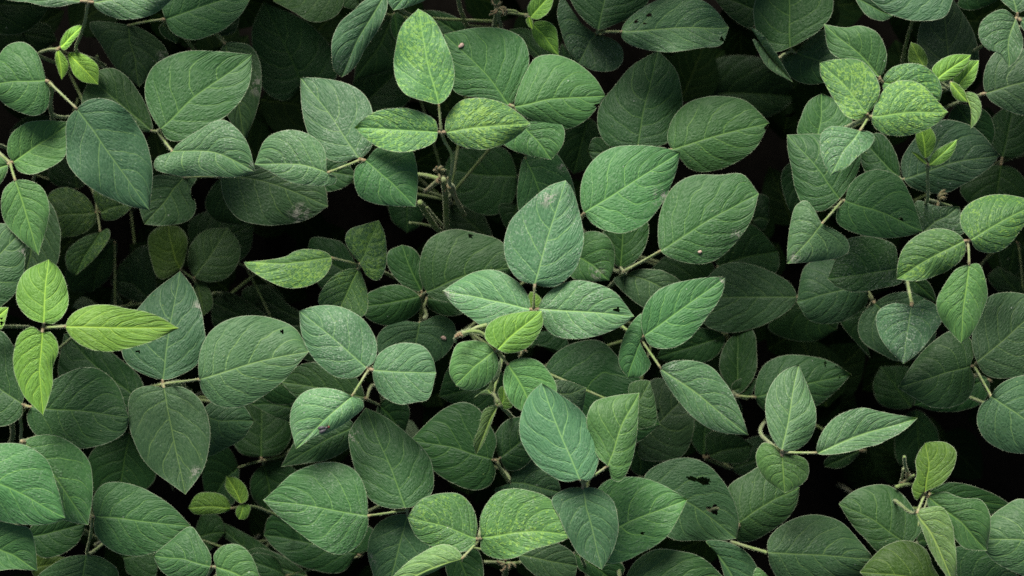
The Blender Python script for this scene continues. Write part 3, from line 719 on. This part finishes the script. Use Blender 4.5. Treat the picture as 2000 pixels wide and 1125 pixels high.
leaf('yr', .82, (1856, 174), '1838,172 1815,176', [
 'N|1805,132|1775,120 1774,102|1779,82|1812,125 1809,105 1795,88|z=1 b=.8',
 'N|1826,157|1820,135 1840,115 1868,106|1897,107|1840,160 1872,145 1890,125|z=2.4 b=.8',
 'N|1868,172|1861,150 1880,128 1892,118|1912,118|1880,178 1902,158 1910,135|z=1.4 b=.8',
 'N|1856,160|1860,185 1872,197|1891,200|1868,162 1884,178|z=2.6 b=.75',
 'L|1885,181|1892,200 1898,222|1896,252|1904,182 1917,205 1912,232|z=1.4 f=.8 b=.9'])
leaf('sr', .84, (1812, 321), '1812,350 1811,392', [
 'N|1808,309|1793,290 1788,265|1798,246|1822,297 1828,272 1818,250|z=1 b=.95',
 'N|1815,323|1820,302 1845,283|1870,272|1830,324 1856,308 1867,288|z=1 b=.9',
 'N|1811,321|1800,318 1787,305|1779,295|1805,310 1793,300|z=1 f=.6 b=.9'], 'tiny lime shoot on an upright stalk')
leaf('sr', .82, (1646, 391), '', [
 'A|1640,388|1605,413 1570,402 1554,370 1545,325 1539,295|1537,263|1655,370 1674,340 1681,300 1650,272 1600,262|z=0 b=.88 f=.15 k=.3',
 'A|1650,392|1656,368 1675,345 1715,331 1755,345 1780,385|1803,452|1634,415 1636,436 1672,456 1715,465 1768,462|z=.4  f=.1 s=0 h=1760,428,4,3,.5 b=1.1',
 'G|1606,436|1590,408 1573,391 1554,402 1544,435 1538,480|1537,515|1630,448 1655,468 1658,490 1638,503 1590,511|z=1.6 b=.95 f=.15 k=.5 p=1552,503,11'])
leaf('yr', .79, (1590, 290), '', [
 'A|1592,288|1558,262 1565,225 1580,197|1605,182|1650,275 1665,235 1640,200|z=0  s=-.02 b=1.35', 'D|1580,300|1530,330 1533,390|1560,440|1570,320 1575,400|z=-8 b=1.3'])
leaf('yr', .77, (1860, 170), '', [
 'B|1858,165|1815,180 1790,130 1792,70 1808,25|1840,-30|1900,160 1912,120 1905,70 1880,25|z=0  f=.05 c=.3 s=0 b=0.6'])
leaf('yr', .85, (1870, -50), '', [
 'B|1862,-45|1858,10 1844,33 1800,41 1745,32 1715,12|1680,-20|1800,-60 1740,-50|z=0 b=.88',
 'K|1672,-5|1680,15 1700,35 1725,41|1745,32|1700,-5 1725,15|z=-2 b=1.1 f=.6',
 'D|1900,-30|1870,10 1895,20 1930,10|1965,-10|1930,-40|z=-9 b=1.5'])
leaf('yr', .86, (1986, 35), '2010,40', [
 'G|1983,36|1962,18 1938,24 1914,48 1913,76 1930,97 1950,104|1970,132|1990,52 1999,85 1986,118|z=.4 b=.85 f=.45',
 'G|1987,25|1970,14 1953,-5|1960,-45|2010,10 2000,-30|z=.2 b=.8',
 'G|1993,40|2010,30 2040,40|2080,70|2000,60 2040,80|z=0 b=.8'])
leaf('yr', .815, (1918, 184), '1905,189 1892,192', [
 'B|1925,182|1920,158 1930,120 1950,98 2000,95|2090,140|1936,198 1962,213 2005,224|z=0 b=.75 f=.08'])
leaf('sr', .79, (1762, 352), '', [
 'B|1765,350|1760,318 1776,285 1820,240 1860,235 1905,250|1953,303|1780,366 1830,379 1862,371 1902,350 1936,325|z=.6  f=.06 c=.4 s=0 b=0.65',
 'D|1758,348|1750,300 1720,260|1680,270|1745,380 1700,350 1680,310|z=-1 b=1.4',
 'D|1868,205|1850,240 1870,270|1935,290|1895,205 1930,220 1943,260|z=-4 b=1.4'])
leaf('sr', .66, (1956, 315), '1975,308 2010,300', [
 'D|1955,322|1905,335 1875,370 1888,392|1945,425|1990,335 2010,380|z=0 b=1.25 y=.2', 'D|1958,308|1935,290 1932,240|1980,195|2000,300 2015,240|z=0 b=1.25 y=.2'])
leaf('sr', .815, (1795, 440), '', [
 'K|1800,455|1784,420 1790,392 1830,402|1874,403|1840,465 1882,455 1877,420|z=0 b=1.05 k=.9 f=.3|crumpled grey leaflet'])
leaf('my', .875, (1890, 471), '', [
 'M|1896,468|1879,447 1876,420 1900,393 1945,380 1990,384|2030,396|1905,486 1930,494 1960,487 1990,455|z=.3  f=.12    b=0.72 y=0.75',
 'M|1883,470|1866,453 1835,446 1800,455 1767,480 1754,512|1751,545|1886,490 1870,515 1832,537 1790,549|z=.3  f=.3    b=0.68 y=0.7',
 'M|1893,517|1868,525 1845,555 1828,592 1836,622 1855,647|1877,671|1911,515 1926,550 1928,582 1915,620 1896,655|z=.2   f=.3   b=0.75 y=0.3|mottled leaflet hanging down'])
leaf('my', .79, (1765, 524), '', [
 'D|1755,524|1748,480 1715,465 1682,461 1650,470 1635,500|1616,545|1762,550 1720,563 1672,571 1638,562|z=1.2 b=1.7 k=.8 f=.3 m=1690,535|dark crumpled leaflet',
 'D|1765,530|1770,560 1800,580|1830,590|1800,540 1820,560|z=-2 b=1.3'])
leaf('my', .84, (1781, 594), '1776,570 1772,548 1768,520', [
 'G|1780,598|1768,594 1745,592 1720,603 1711,620 1717,655 1738,685|1764,711|1805,585 1826,594 1840,622 1820,657 1790,692|z=.1 y=.4 b=.85 k=1 f=.2|dusty heart-shaped leaflet'])
leaf('my', .75, (1706, 588), '1690,572', [
 'K|1708,592|1684,612 1675,642 1685,668 1722,692 1760,706|1820,690|1745,572 1800,577 1828,640|z=0 b=.9',
 'K|1690,556|1660,515 1600,508 1572,520|1556,590|1695,590 1660,621 1620,633 1580,625|z=0 b=.95 f=.08',
 'D|1695,600|1660,640 1680,680|1700,700|1640,620|z=-4 b=1.1'])
leaf('re', .82, (1903, 715), '1915,740 1928,762 1945,790', [
 'A|1896,715|1905,680 1888,655 1860,645 1825,665 1790,700|1754,757|1904,742 1890,780 1855,797 1820,795 1782,775|z=.2 b=.75 f=.1',
 'B|1908,707|1898,670 1902,635 1915,598 1935,577 1975,570|2050,590|1925,732 1962,739 2010,725|z=.3 b=.72 f=.1',
 'B|1935,774|1945,758 1972,740 2010,735|2070,860|1915,792 1908,822 1922,856 1952,876 2000,886|z=2 b=.85 f=.1'])
leaf('re', .70, (1935, 745), '', [
 'D|1930,740|1925,780 1880,802 1835,804|1785,792|1880,730 1800,740|z=0 b=1.5', 'D|1780,795|1720,790 1705,750|1720,715|1790,760 1780,720|z=-12 b=1.3',
 'D|1790,800|1755,830 1752,900|1800,925|1830,840 1835,900|z=-13 b=1.2'])
leaf('re', .58, (1990, 480), '', ['D|1985,470|1950,460 1955,520|1965,560|2010,500|z=0 b=1.2', 'D|2000,590|1940,560 1930,540|1950,520|2010,560|z=0'])
# lower right
leaf('bl', .865, (1528, 883), '', [
 'G|1527,879|1510,860 1497,822 1495,782 1510,745 1532,723|1560,712|1546,882 1576,865 1592,835 1594,802 1581,762|z=.4 f=.25  k=.5 b=0.95',
 'G|1596,885|1598,860 1620,825 1650,805 1690,797 1742,808|1793,816|1620,888 1672,880 1732,860 1770,838|z=.4 f=.4  c=.6 k=.9 s=0 b=1.0|long pointed leaflet on a slim stalk',
 'M|1527,889|1511,870 1490,865 1477,885 1480,912 1495,936|1533,963|1555,889 1576,900 1580,925 1566,946|z=-.2 b=.6 y=.1 f=.1'])
leaf('bl', .74, (1440, 773), '', [
 'A|1475,776|1480,735 1500,706 1540,693 1592,697 1630,710|1663,731|1490,800 1530,815 1590,796 1632,765|z=0 b=.85 f=.05 s=0 h=1612,710,2,5,0;1633,716,2,2,0;1640,737,2,2,0',
 'D|1435,775|1400,790 1380,820|1400,840|1450,800 1440,830|z=-4 b=1.2', 'D|1430,765|1430,750 1460,735|1480,740|1460,780|z=-2 b=1.2'])
leaf('bl', .70, (1690, 880), '', ['D|1680,880|1640,880 1610,900|1610,912|1660,905 1640,915|z=0 b=1.2'])
leaf('hb', .80, (1256, 955), '', [
 'K|1256,955|1262,925 1292,904 1340,893 1378,905 1412,940 1436,985 1443,1020|1438,1052|1262,1005 1305,1050 1370,1056 1405,1056|z=0 b=1.25 f=.04 c=.35 s=0 h=1368,938,24,6,.18;1393,995,12,8.5,0 m=1345,982|grey-green leaflet chewed through by two large holes'])
leaf('hb', .775, (1443, 1028), '', [
 'A|1441,1022|1418,985 1423,950 1460,925 1490,910|1562,952|1440,1056 1468,1057 1502,1040 1540,1010 1556,985|z=0 b=.82 f=.1',
 'K|1500,1079|1499,1058 1520,1030 1560,1010 1600,1006 1642,1020 1680,1058|1708,1092|1505,1106 1530,1140 1600,1155 1670,1135|z=5 b=1.0 f=.08 s=0|broad leaflet at the bottom edge',
 'K|1378,1057|1398,1078 1413,1120 1425,1160|1460,1190|1410,1056 1452,1073 1480,1108 1492,1150|z=3 b=1.1 f=.5 nostalk=1'])
leaf('hb', .82, (1215, 1145), '', [
 'A|1222,1140|1232,1108 1250,1088 1282,1072 1320,1074 1372,1090|1425,1140|1280,1180 1370,1180|z=0 b=.88 f=.1', 'M|1500,1125|1478,1108 1470,1130|1480,1150|1510,1140|z=0 b=.7 y=0'])
leaf('bb', .865, (1806, 966), '1800,980 1790,1000', [
 'N|1807,961|1790,977 1781,955 1790,928 1788,900 1797,878|1808,864|1840,945 1862,915 1868,882 1850,865 1828,862|z=.5 f=.35 b=.5 y=0|deep green leaflet pointing up',
 'L|1790,1001|1800,1032 1820,1080 1843,1118|1868,1150|1815,990 1842,991 1859,1022 1867,1075|z=1.8 f=.35 b=.62|light olive leaflet hanging down',
 'A|1813,970|1845,960 1880,973 1916,976 1934,1006|1928,1076|1812,988 1850,1032 1882,1070|z=0 f=.45 b=1.0'])
leaf('bb', .80, (1780, 1062), '', [
 'A|1773,1064|1800,1035 1788,1000 1765,968 1735,948 1690,950 1660,964|1638,984|1722,1082 1695,1058 1662,1022|z=.2 b=.75 f=.06 s=0',
 'D|1815,962|1850,943 1895,948 1942,965|1982,990|1840,1000 1910,1010|z=0 b=1.6',
 'D|1790,1060|1800,1010 1810,1030|1815,1060|1790,1080|z=-3 b=1.2'])
leaf('bb', .82, (1845, 1140), '', [
 'N|1838,1140|1822,1105 1808,1072 1775,1056 1732,1064 1700,1092|1679,1117|1790,1170 1720,1160|z=.4 b=.28 f=.1 y=.05',
 'A|1860,1142|1862,1072 1900,1067 1942,1085|1995,1130|1900,1190 1960,1170|z=0 b=.75'])
leaf('bb', .85, (2085, 1062), '', [
 'K|2075,1060|2000,975 1958,990 1930,1016|1913,1052|2040,1130 1965,1110 1930,1085|z=0 b=1.1 f=.06 s=0'])
leaf('bg', .885, (1139, 942), '1142,948', [
 'B|1133,937|1105,941 1062,920 1030,885 1016,848 1020,800 1036,768|1058,748|1152,938 1169,900 1166,868 1148,818 1122,790 1088,766|z=1 f=.06 c=.35  k=.3 s=0 y=.12 b=1.4|large smooth blue-green leaflet',
 'M|1187,911|1168,893 1150,850 1147,812 1160,785 1198,773|1249,767|1196,937 1211,941 1231,910 1243,862 1247,800|z=1 f=.2 c=.6 b=.72 y=.05|yellow-green leaflet',
 'B|1138,952|1108,954 1078,974 1092,1010 1110,1050 1130,1082|1176,1113|1165,954 1196,976 1208,1020 1200,1068|z=-.6  f=.1 k=.3 s=-.03 y=.15 b=1.1'])
leaf('bg', .835, (1148, 1060), '', [
 'A|1152,1058|1160,970 1182,940 1215,931 1262,935 1305,952|1343,975|1190,1100 1222,1095 1262,1075 1302,1048 1326,1010|z=0  f=.08 k=.45 s=0 h=1255,1042,4,3,.2 b=1.8'])
leaf('bc', .875, (935, 1055), '', [
 'M|930,1052|932,1020 920,985 895,964 860,963 822,976|795,1010|925,1070 905,1078 860,1074 815,1050|z=.3 y=.55  f=.1 k=.5 b=0.82|round yellow-flecked leaflet',
 'M|939,1050|938,1010 953,980 975,960 1012,954 1057,965 1092,990|1125,1045|940,1075 965,1090 1002,1090 1047,1071 1092,1059|z=.7 y=.6  f=.1 k=.5 b=0.85|wide yellow-flecked leaflet',
 'L|903,1091|892,1071 868,1063 838,1071 800,1095 770,1122|740,1160|882,1100 830,1125 790,1150|z=1.5 b=.85 f=.25|pale leaflet at the bottom edge'])
leaf('bc', .80, (1005, 1085), '', [
 'K|1012,1083|1040,1060 1090,1062 1120,1080|1128,1105|1040,1120 1080,1140 1120,1130|z=0 b=.95',
 'D|880,1060|870,1110 890,1150|930,1170|930,1070 945,1120|z=-1 b=1.4 y=.3', 'D|1120,1080|1130,1110 1160,1130|1200,1140|1180,1080 1220,1110|z=-2 b=1.6'])
# lower left
leaf('ll', .83, (50, 793), '40,815 42,835 42,858', [
 'A|60,795|72,765 108,740 155,719 192,721 228,750|252,815|52,815 68,848 108,866 165,876 215,864 245,842|z=.2 f=.1 c=.4 b=.85|broad dark glossy leaflet',
 'A|44,789|52,755 44,715 28,678 0,646|-70,720|42,812 10,832 -30,825|z=0 b=.8'])
leaf('ll', .86, (42, 862), '', [
 'A|48,863|72,851 112,851 150,872 175,905 182,952|173,1025|55,920 95,1000 140,1020|z=-.4  f=.08 k=.4 b=1.5',
 'A|-70,915|-50,878 0,866 48,869 88,893 112,950|128,1012|-60,980 0,1017 60,1026 105,1022|z=2  f=.06 k=.4 nostalk=1 b=1.7'])
leaf('ll', .85, (-60, 1060), '', [
 'A|-50,1050|0,1018 32,1025 57,1032 68,1060|73,1115|-30,1110 30,1112|z=0 b=1.4'])
leaf('ll', .82, (180, 1008), '177,1045 170,1080', [
 'A|184,1008|181,975 200,946 236,941 282,955 332,985|374,1028|185,1040 206,1066 246,1085 292,1082 342,1062|z=.4  f=.07 c=.4 s=0 b=1.1',
 'A|168,1084|130,1088 100,1104 72,1130|150,1210|202,1090 232,1122|z=-.4 b=.9 nostalk=1'])
leaf('ll', .78, (45, 1050), '', [
 'D|50,1050|95,1000 140,1000|170,1022|80,1088 112,1086 150,1062|z=0 b=1.6', 'N|60,1110|70,1080 110,1085|140,1090|80,1140 120,1130|z=-3 b=.35'])
leaf('ll', .70, (256, 843), '', [
 'D|254,846|190,870 168,910 180,955|232,975|285,880 304,930 282,958|z=0 b=1.5', 'D|262,850|300,900 330,930|340,960|310,860|z=-6 b=1.1',
 'D|240,1090|220,1070 260,1050|310,1070|250,1120 300,1130|z=-1 b=1.5'])
leaf('lb', .83, (416, 1108), '405,1125 395,1150', [
 'A|411,1106|412,1085 393,1053 373,1028 330,1058|298,1085|400,1128 350,1135 315,1115|z=.2  k=.3 f=.1 b=1.15',
 'M|421,1106|417,1085 434,1066 464,1063 490,1084|515,1150|425,1130 455,1160|z=.5 b=.68 y=.05 f=.1'])
leaf('lb', .66, (500, 1090), '', ['D|500,1095|450,1060 420,1030|395,1000|540,1090 510,1060|z=0 b=1.4','D|380,1050|400,1000 430,1010|440,1040|400,1080|z=0 b=1.4','D|600,1125|540,1080 500,1070|470,1085|560,1140|z=2 b=1.2'])
leaf('ts', .76, (470, 989), '498,990 530,1002 560,1015', [
 'N|452,993|440,970 412,961 385,965|367,992|438,1001 405,1005 380,1004|z=0 b=.8',
 'N|471,983|455,972 440,952|442,929|484,975 480,950 464,934|z=.5 b=.85',
 'N|476,985|463,990 460,1004|466,1014|489,988 487,1003 479,1014|z=.4 b=.85'], 'tiny lime shoot of three leaflets')
leaf('ts', .66, (512, 899), '548,892', [
 'D|510,893|470,885 455,860 462,800|510,760|548,885 570,850 565,800|z=0 b=1.3', 'D|466,912|440,870 400,890 395,930|405,990|466,940 455,985|z=-2 b=1.3',
 'D|515,906|490,935 492,970|520,1000|545,900 590,930 600,970|z=-1 b=1.3'])

# ------------------------------------------------------------------ bare stems, stubs and pods that show in the gaps
def stalks(pk, name, items, mat=None, label=None, seed=1, pv=0):
    """items: list of (points 'x,y ..', z list, r0, r1)"""
    pl = PLANTS[pk]; rng = np.random.default_rng(seed)
    def build(V, F, A, VH, FH):
        for (s, zs, r0, r1) in items:
            q = pts(s)
            if len(zs) == 2: zs = list(np.linspace(zs[0], zs[1], len(q)))
            tube(V, F, A, [pw(x, y, ZM(z)) for (x, y), z in zip(q, zs)], r0, r1, rng, vh=VH, fh=FH, pv0=pv, pv1=pv, dens=1.3)
    o = tubes_mesh(name, mat or M_STEM, None, build, rng)
    o.parent = pl['e']; o.location = (-pl['bx'], -pl['by'], 0)
    if label: o['label'] = label
    return o
def stubs(pk, x, y, z, n, spread, ln, seed, name='flower_stub', r=.0011, label=None):
    pl = PLANTS[pk]; rng = np.random.default_rng(seed); z = ZM(z)
    def build(V, F, A, VH, FH):
        for i in range(n):
            a = rng.uniform(0, 6.28); l = ln * rng.uniform(.5, 1.2); s = spread * rng.uniform(.1, 1)
            x0, y0 = x + math.cos(a) * s, y + math.sin(a) * s
            dz = rng.uniform(-.003, .008)
            tube(V, F, A, [pw(x0, y0, z), pw(x0 + math.cos(a) * l * .5, y0 + math.sin(a) * l * .5, z + .003),
                           pw(x0 + math.cos(a + .4) * l, y0 + math.sin(a + .4) * l, z + dz)], r, r * .6, rng, hair=.0014, vh=VH, fh=FH, pv0=.3, pv1=.9, dens=2)
    o = tubes_mesh(name, M_POD, None, build, rng)
    o.parent = pl['e']; o.location = (-pl['bx'], -pl['by'], 0)
    if label: o['label'] = label

stalks('pod', 'branch', [('866,350 869,372 871,400 872,445', (.79, .73), .0030, .0034),
                         ('820,395 835,420 855,448 885,470', (.77, .70), .0030, .0032),
                         ('866,352 850,347 830,342 808,340', (.79, .77), .0024, .0022),
                         ('800,435 825,438 850,444', (.73, .71), .0013, .0013),
                         ('834,405 850,425 864,440', (.76, .72), .0012, .0012)], seed=3)
for i, (s, z0, z1) in enumerate([('878,362 886,380 898,402 907,420', .79, .77), ('858,352 845,362 832,373', .79, .775)]):
    stalks('pod', 'pod', [(s, (z0, z1), .0030, .0020)], M_POD, seed=20 + i, pv=.6)
stubs('pod', 855, 335, .79, 5, 7, 10, 4, label='cluster of tiny flower stubs')
stubs('pod', 870, 358, .785, 3, 6, 12, 5)
stalks('tc', 'branch', [('968,-5 972,20 966,52', (.80, .72), .0034, .0036), ('893,-10 900,20 912,50', (.78, .70), .0022, .0022),
                        ('975,24 1000,20 1012,25', (.80, .80), .0016, .0014)], seed=7)
stubs('tc', 972, 14, .80, 10, 9, 16, 8, label='cluster of brown flower stubs')
stalks('ct', 'bud', [('962,672 940,650 915,648 893,655', (.885, .90), .0019, .0020), ('905,655 930,640 952,635', (.885, .885), .0016, .0022),
                     ('893,655 888,662 890,668', (.90, .895), .0019, .0010)], seed=9, label='fuzzy growing bud')
stubs('ct', 893, 652, .90, 4, 4, 8, 10, r=.0013, label='bud tips')
stalks('ct', 'branch', [('975,790 998,812 1020,840 1035,880', (.82, .70), .0018, .0019), ('1022,640 1026,665 1015,695', (.80, .74), .0022, .0022),
                        ('972,786 968,776 963,768', (.82, .81), .0017, .0017)], seed=11)
stubs('ct', 1018, 685, .78, 4, 5, 10, 12)
stubs('sr', 1832, 390, .80, 8, 9, 12, 13, r=.0015, label='cluster of pale flower stubs')
stalks('sr', 'branch', [('1811,390 1830,395 1858,403', (.81, .79), .0020, .0014)], seed=14)
stalks('tl', 'branch', [('95,165 98,200 104,240', (.84, .70), .0020, .0024), ('190,110 175,160 165,185', (.72, .62), .0018, .002)], seed=15)
stalks('bb', 'branch', [('1750,951 1772,946 1792,948', (.80, .79), .0020, .0018), ('1755,950 1775,935 1785,928', (.79, .80), .0018, .0014),
                        ('1766,892 1768,910 1776,928', (.82, .79), .0013, .0015), ('1764,915 1762,932 1758,945', (.80, .79), .0012, .0014)], seed=16)
stubs('bb', 1770, 935, .795, 3, 6, 12, 17, label='brown flower stubs')
stalks('bc', 'branch', [('945,1097 975,1098 1000,1100 1030,1095', (.79, .79), .0017, .0017), ('990,1085 988,1110 985,1140', (.79, .70), .003, .003)], seed=18)
stubs('bc', 990, 1098, .79, 8, 10, 12, 19, label='brown flower stubs')
stalks('rc', 'branch', [('1222,529 1205,545 1190,560', (.79, .74), .0016, .0018), ('1290,491 1260,508 1222,528', (.796, .79), .0016, .0017)], seed=21)
stalks('ll', 'branch', [('22,820 25,850 18,868', (.76, .70), .0026, .0026)], seed=22)
stalks('hb', 'branch', [('1498,1079 1460,1068 1428,1058', (.82, .80), .0017, .0018)], seed=23)
stalks('lo', 'branch', [('495,1098 520,1093 560,1088', (.68, .66), .0018, .0018)], seed=24)
stalks('bg', 'branch', [('1135,1085 1142,1105 1148,1130', (.80, .76), .0016, .0016)], seed=25)

# ------------------------------------------------------------------ a fly and three fallen petals
def grp(name, loc, label, cat, group=None):
    e = bpy.data.objects.new(name, None); COL.objects.link(e); e.location = loc; e['label'] = label; e['category'] = cat
    if group: e['group'] = group
    return e
def ellip(V, F, c, r, ax, seg=12, rg=8):
    ax = np.array(ax, float); ax /= np.linalg.norm(ax); s = np.cross(ax, [0, 0, 1]); s /= np.linalg.norm(s); t = np.cross(s, ax); k = len(V)
    for i in range(rg + 1):
        ph = math.pi * i / rg
        for j in range(seg):
            th = 2 * math.pi * j / seg
            V.append(np.array(c) + ax * math.cos(ph) * r[0] + (s * math.cos(th) * r[1] + t * math.sin(th) * r[2]) * math.sin(ph))
    for i in range(rg):
        for j in range(seg): F.append((k + i * seg + j, k + i * seg + (j + 1) % seg, k + (i + 1) * seg + (j + 1) % seg, k + (i + 1) * seg + j))
def surface_z(x, y):
    """height of the topmost leaf at photo point x, y"""
    dg = bpy.context.evaluated_depsgraph_get()
    d = np.array(pw(x, y, .5)) - np.array([0, 0, CAMH]); d /= np.linalg.norm(d)
    from mathutils import Vector
    ok, loc, nor, _, ob, _ = S.ray_cast(dg, Vector((0, 0, CAMH)), Vector(d))
    return (loc, nor, ob) if ok else (Vector(pw(x, y, 1.0)), Vector((0, 0, 1)), None)
bpy.context.view_layer.update()
loc, nor, _ = surface_z(636, 836)
fly = grp('fly', loc, 'small dark grey fly resting on the pale folded leaflet left of centre', 'fly'); fly.scale = (1.35, 1.35, 1.35)
d = np.array([.93, .34, .05]); V, F = [], []
ellip(V, F, d * .0005 + (0, 0, .0016), (.0016, .0011, .0010), d); ellip(V, F, -d * .0022 + (0, 0, .0014), (.0024, .0012, .0010), d)
mk('body', V, F, M_FLY, fly)
V, F = [], []; ellip(V, F, d * .0026 + (0, 0, .0015), (.0008, .0011, .0008), d); mk('head', V, F, M_EYE, fly)
sd = np.array([-d[1], d[0], 0])
for sg in (-1, 1):
    V = [d * .0006 + sd * sg * .0005 + (0, 0, .0026), -d * .001 + sd * sg * .0021 + (0, 0, .0027), -d * .0040 + sd * sg * .0028 + (0, 0, .0025),
         -d * .0056 + sd * sg * .0016 + (0, 0, .0024), -d * .0046 + sd * sg * .0003 + (0, 0, .0025)]
    mk('wing', V + [v + np.array([0, 0, -.0001]) for v in V], [(0, 1, 2, 3, 4), (9, 8, 7, 6, 5)] + [(i, i + 5, (i + 1) % 5 + 5, (i + 1) % 5) for i in range(5)], M_WING, fly)
    for a in (-.0009, .0003, .0014):
        V, F, A = [], [], {'pv': []}
        b = d * a + sd * sg * .0008 + (0, 0, .0012)
        tube(V, F, A, [b, b + sd * sg * .0014 + (0, 0, .0006), b + sd * sg * .0026 + d * a * .8 + (0, 0, -.0011)], .00016, .0001, np.random.default_rng(1), dens=0, seg=5)
        mk('leg', V, F, M_FLY, fly, A)
for (x, y, s, lab) in ((901, 89, .0030, 'pinkish dried petal on the quilted leaflet right of the mottled trio'),
                       (867, 660, .0030, 'pinkish dried petal on the grey leaflet left of the central bud'),
                       (1367, 492, .0022, 'tiny pinkish dried petal on the broad quilted leaflet right of centre')):
    loc, nor, _ = surface_z(x, y)
    rng = np.random.default_rng(int(x)); V, F = [], []
    ellip(V, F, (0, 0, s * .35), (s, s * .75, s * .5), (rng.normal(), rng.normal(), .1))
    V = [v * (1 + .18 * rng.normal() * .6) for v in V]
    o = mk('dried_petal', V, F, M_PETAL); o.location = loc; o['label'] = lab; o['category'] = 'petal'; o['group'] = 'dried petals fallen on leaves'

# ------------------------------------------------------------------ soil and the shaded lower leaves
def soil():
    n = 90; V, F = [], []
    rng = np.random.default_rng(5)
    xs = np.sign(np.linspace(-1, 1, n)) * np.abs(np.linspace(-1, 1, n)) ** 3 * 60
    for y in xs:
        for x in xs:
            h = .012 * math.sin(x * 31 + y * 9) * math.sin(y * 27 - x * 5) + rng.normal() * .006
            V.append((x, y, h))
    for i in range(n - 1):
        for j in range(n - 1): F.append((i * n + j, i * n + j + 1, (i + 1) * n + j + 1, (i + 1) * n + j))
    o = mk('soil', V, F, M_SOIL); o['kind'] = 'structure'; o['label'] = 'dark bare soil under the crop, blackened further in colour to stand for shade'
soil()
def foliage(name, mat, label, ring):
    rng = np.random.default_rng(42 + ring); V, F = [], []
    A = {k: [] for k in ('lu', 'lv', 'hw', 'lp', 'lr', 'lk')}
    def one(cx, cy, z, ln):
        a = rng.uniform(0, 6.283); rows, cols = 8, 3
        w = ln * rng.uniform(.33, .42); prof = lambda t: (math.sin(math.pi * min(1, t ** .72)) ** .8)
        tilt = rng.uniform(-.35, .15); roll = rng.uniform(-.3, .3); k = len(V); r = rng.random()
        for i in range(rows + 1):
            t = i / rows
            for j in range(-cols, cols + 1):
                u = j / cols; xx = (t - .5) * ln + abs(u) * .0; yy = u * w * max(prof(t), .001)
                zz = z + tilt * (t - .5) * ln + roll * yy - .25 * ln * t * t + .15 * abs(yy)
                V.append((cx + xx * math.cos(a) - yy * math.sin(a), cy + xx * math.sin(a) + yy * math.cos(a), zz))
                A['lu'].append(u); A['lv'].append(t); A['hw'].append(max(w * prof(t), .0005)); A['lp'].append(0); A['lr'].append(r); A['lk'].append(.1)
        m = 2 * cols + 1
        for i in range(rows):
            for j in range(2 * cols): F.append((k + i * m + j, k + (i + 1) * m + j, k + (i + 1) * m + j + 1, k + i * m + j + 1))
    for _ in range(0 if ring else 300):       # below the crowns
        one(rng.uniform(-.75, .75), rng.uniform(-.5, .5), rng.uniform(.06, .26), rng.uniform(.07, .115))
    n = 0
    while ring and n < 4500:            # the crop going on all round the picture
        x, y = rng.uniform(-1.5, 1.5), rng.uniform(-1.2, 1.2)
        z = 1.17 - .8 * rng.random() ** 1.5
        hx, hy = .5 * (CAMH - z) * KW + .075, .2815 * (CAMH - z) * KW + .075
        if abs(x) < hx and abs(y) < hy: continue
        one(x, y, z, rng.uniform(.08, .12)); n += 1
    o = mk(name, V, F, mat, None, A); o['kind'] = 'stuff'; o['label'] = label; o['category'] = 'foliage'
foliage('lower_leaves', M_UNDER, 'lower leaves coloured almost black to stand for the shade between the plants', 0)
foliage('crop_canopy', M_RING, 'leaves of the crop going on beyond the plants in view', 1)
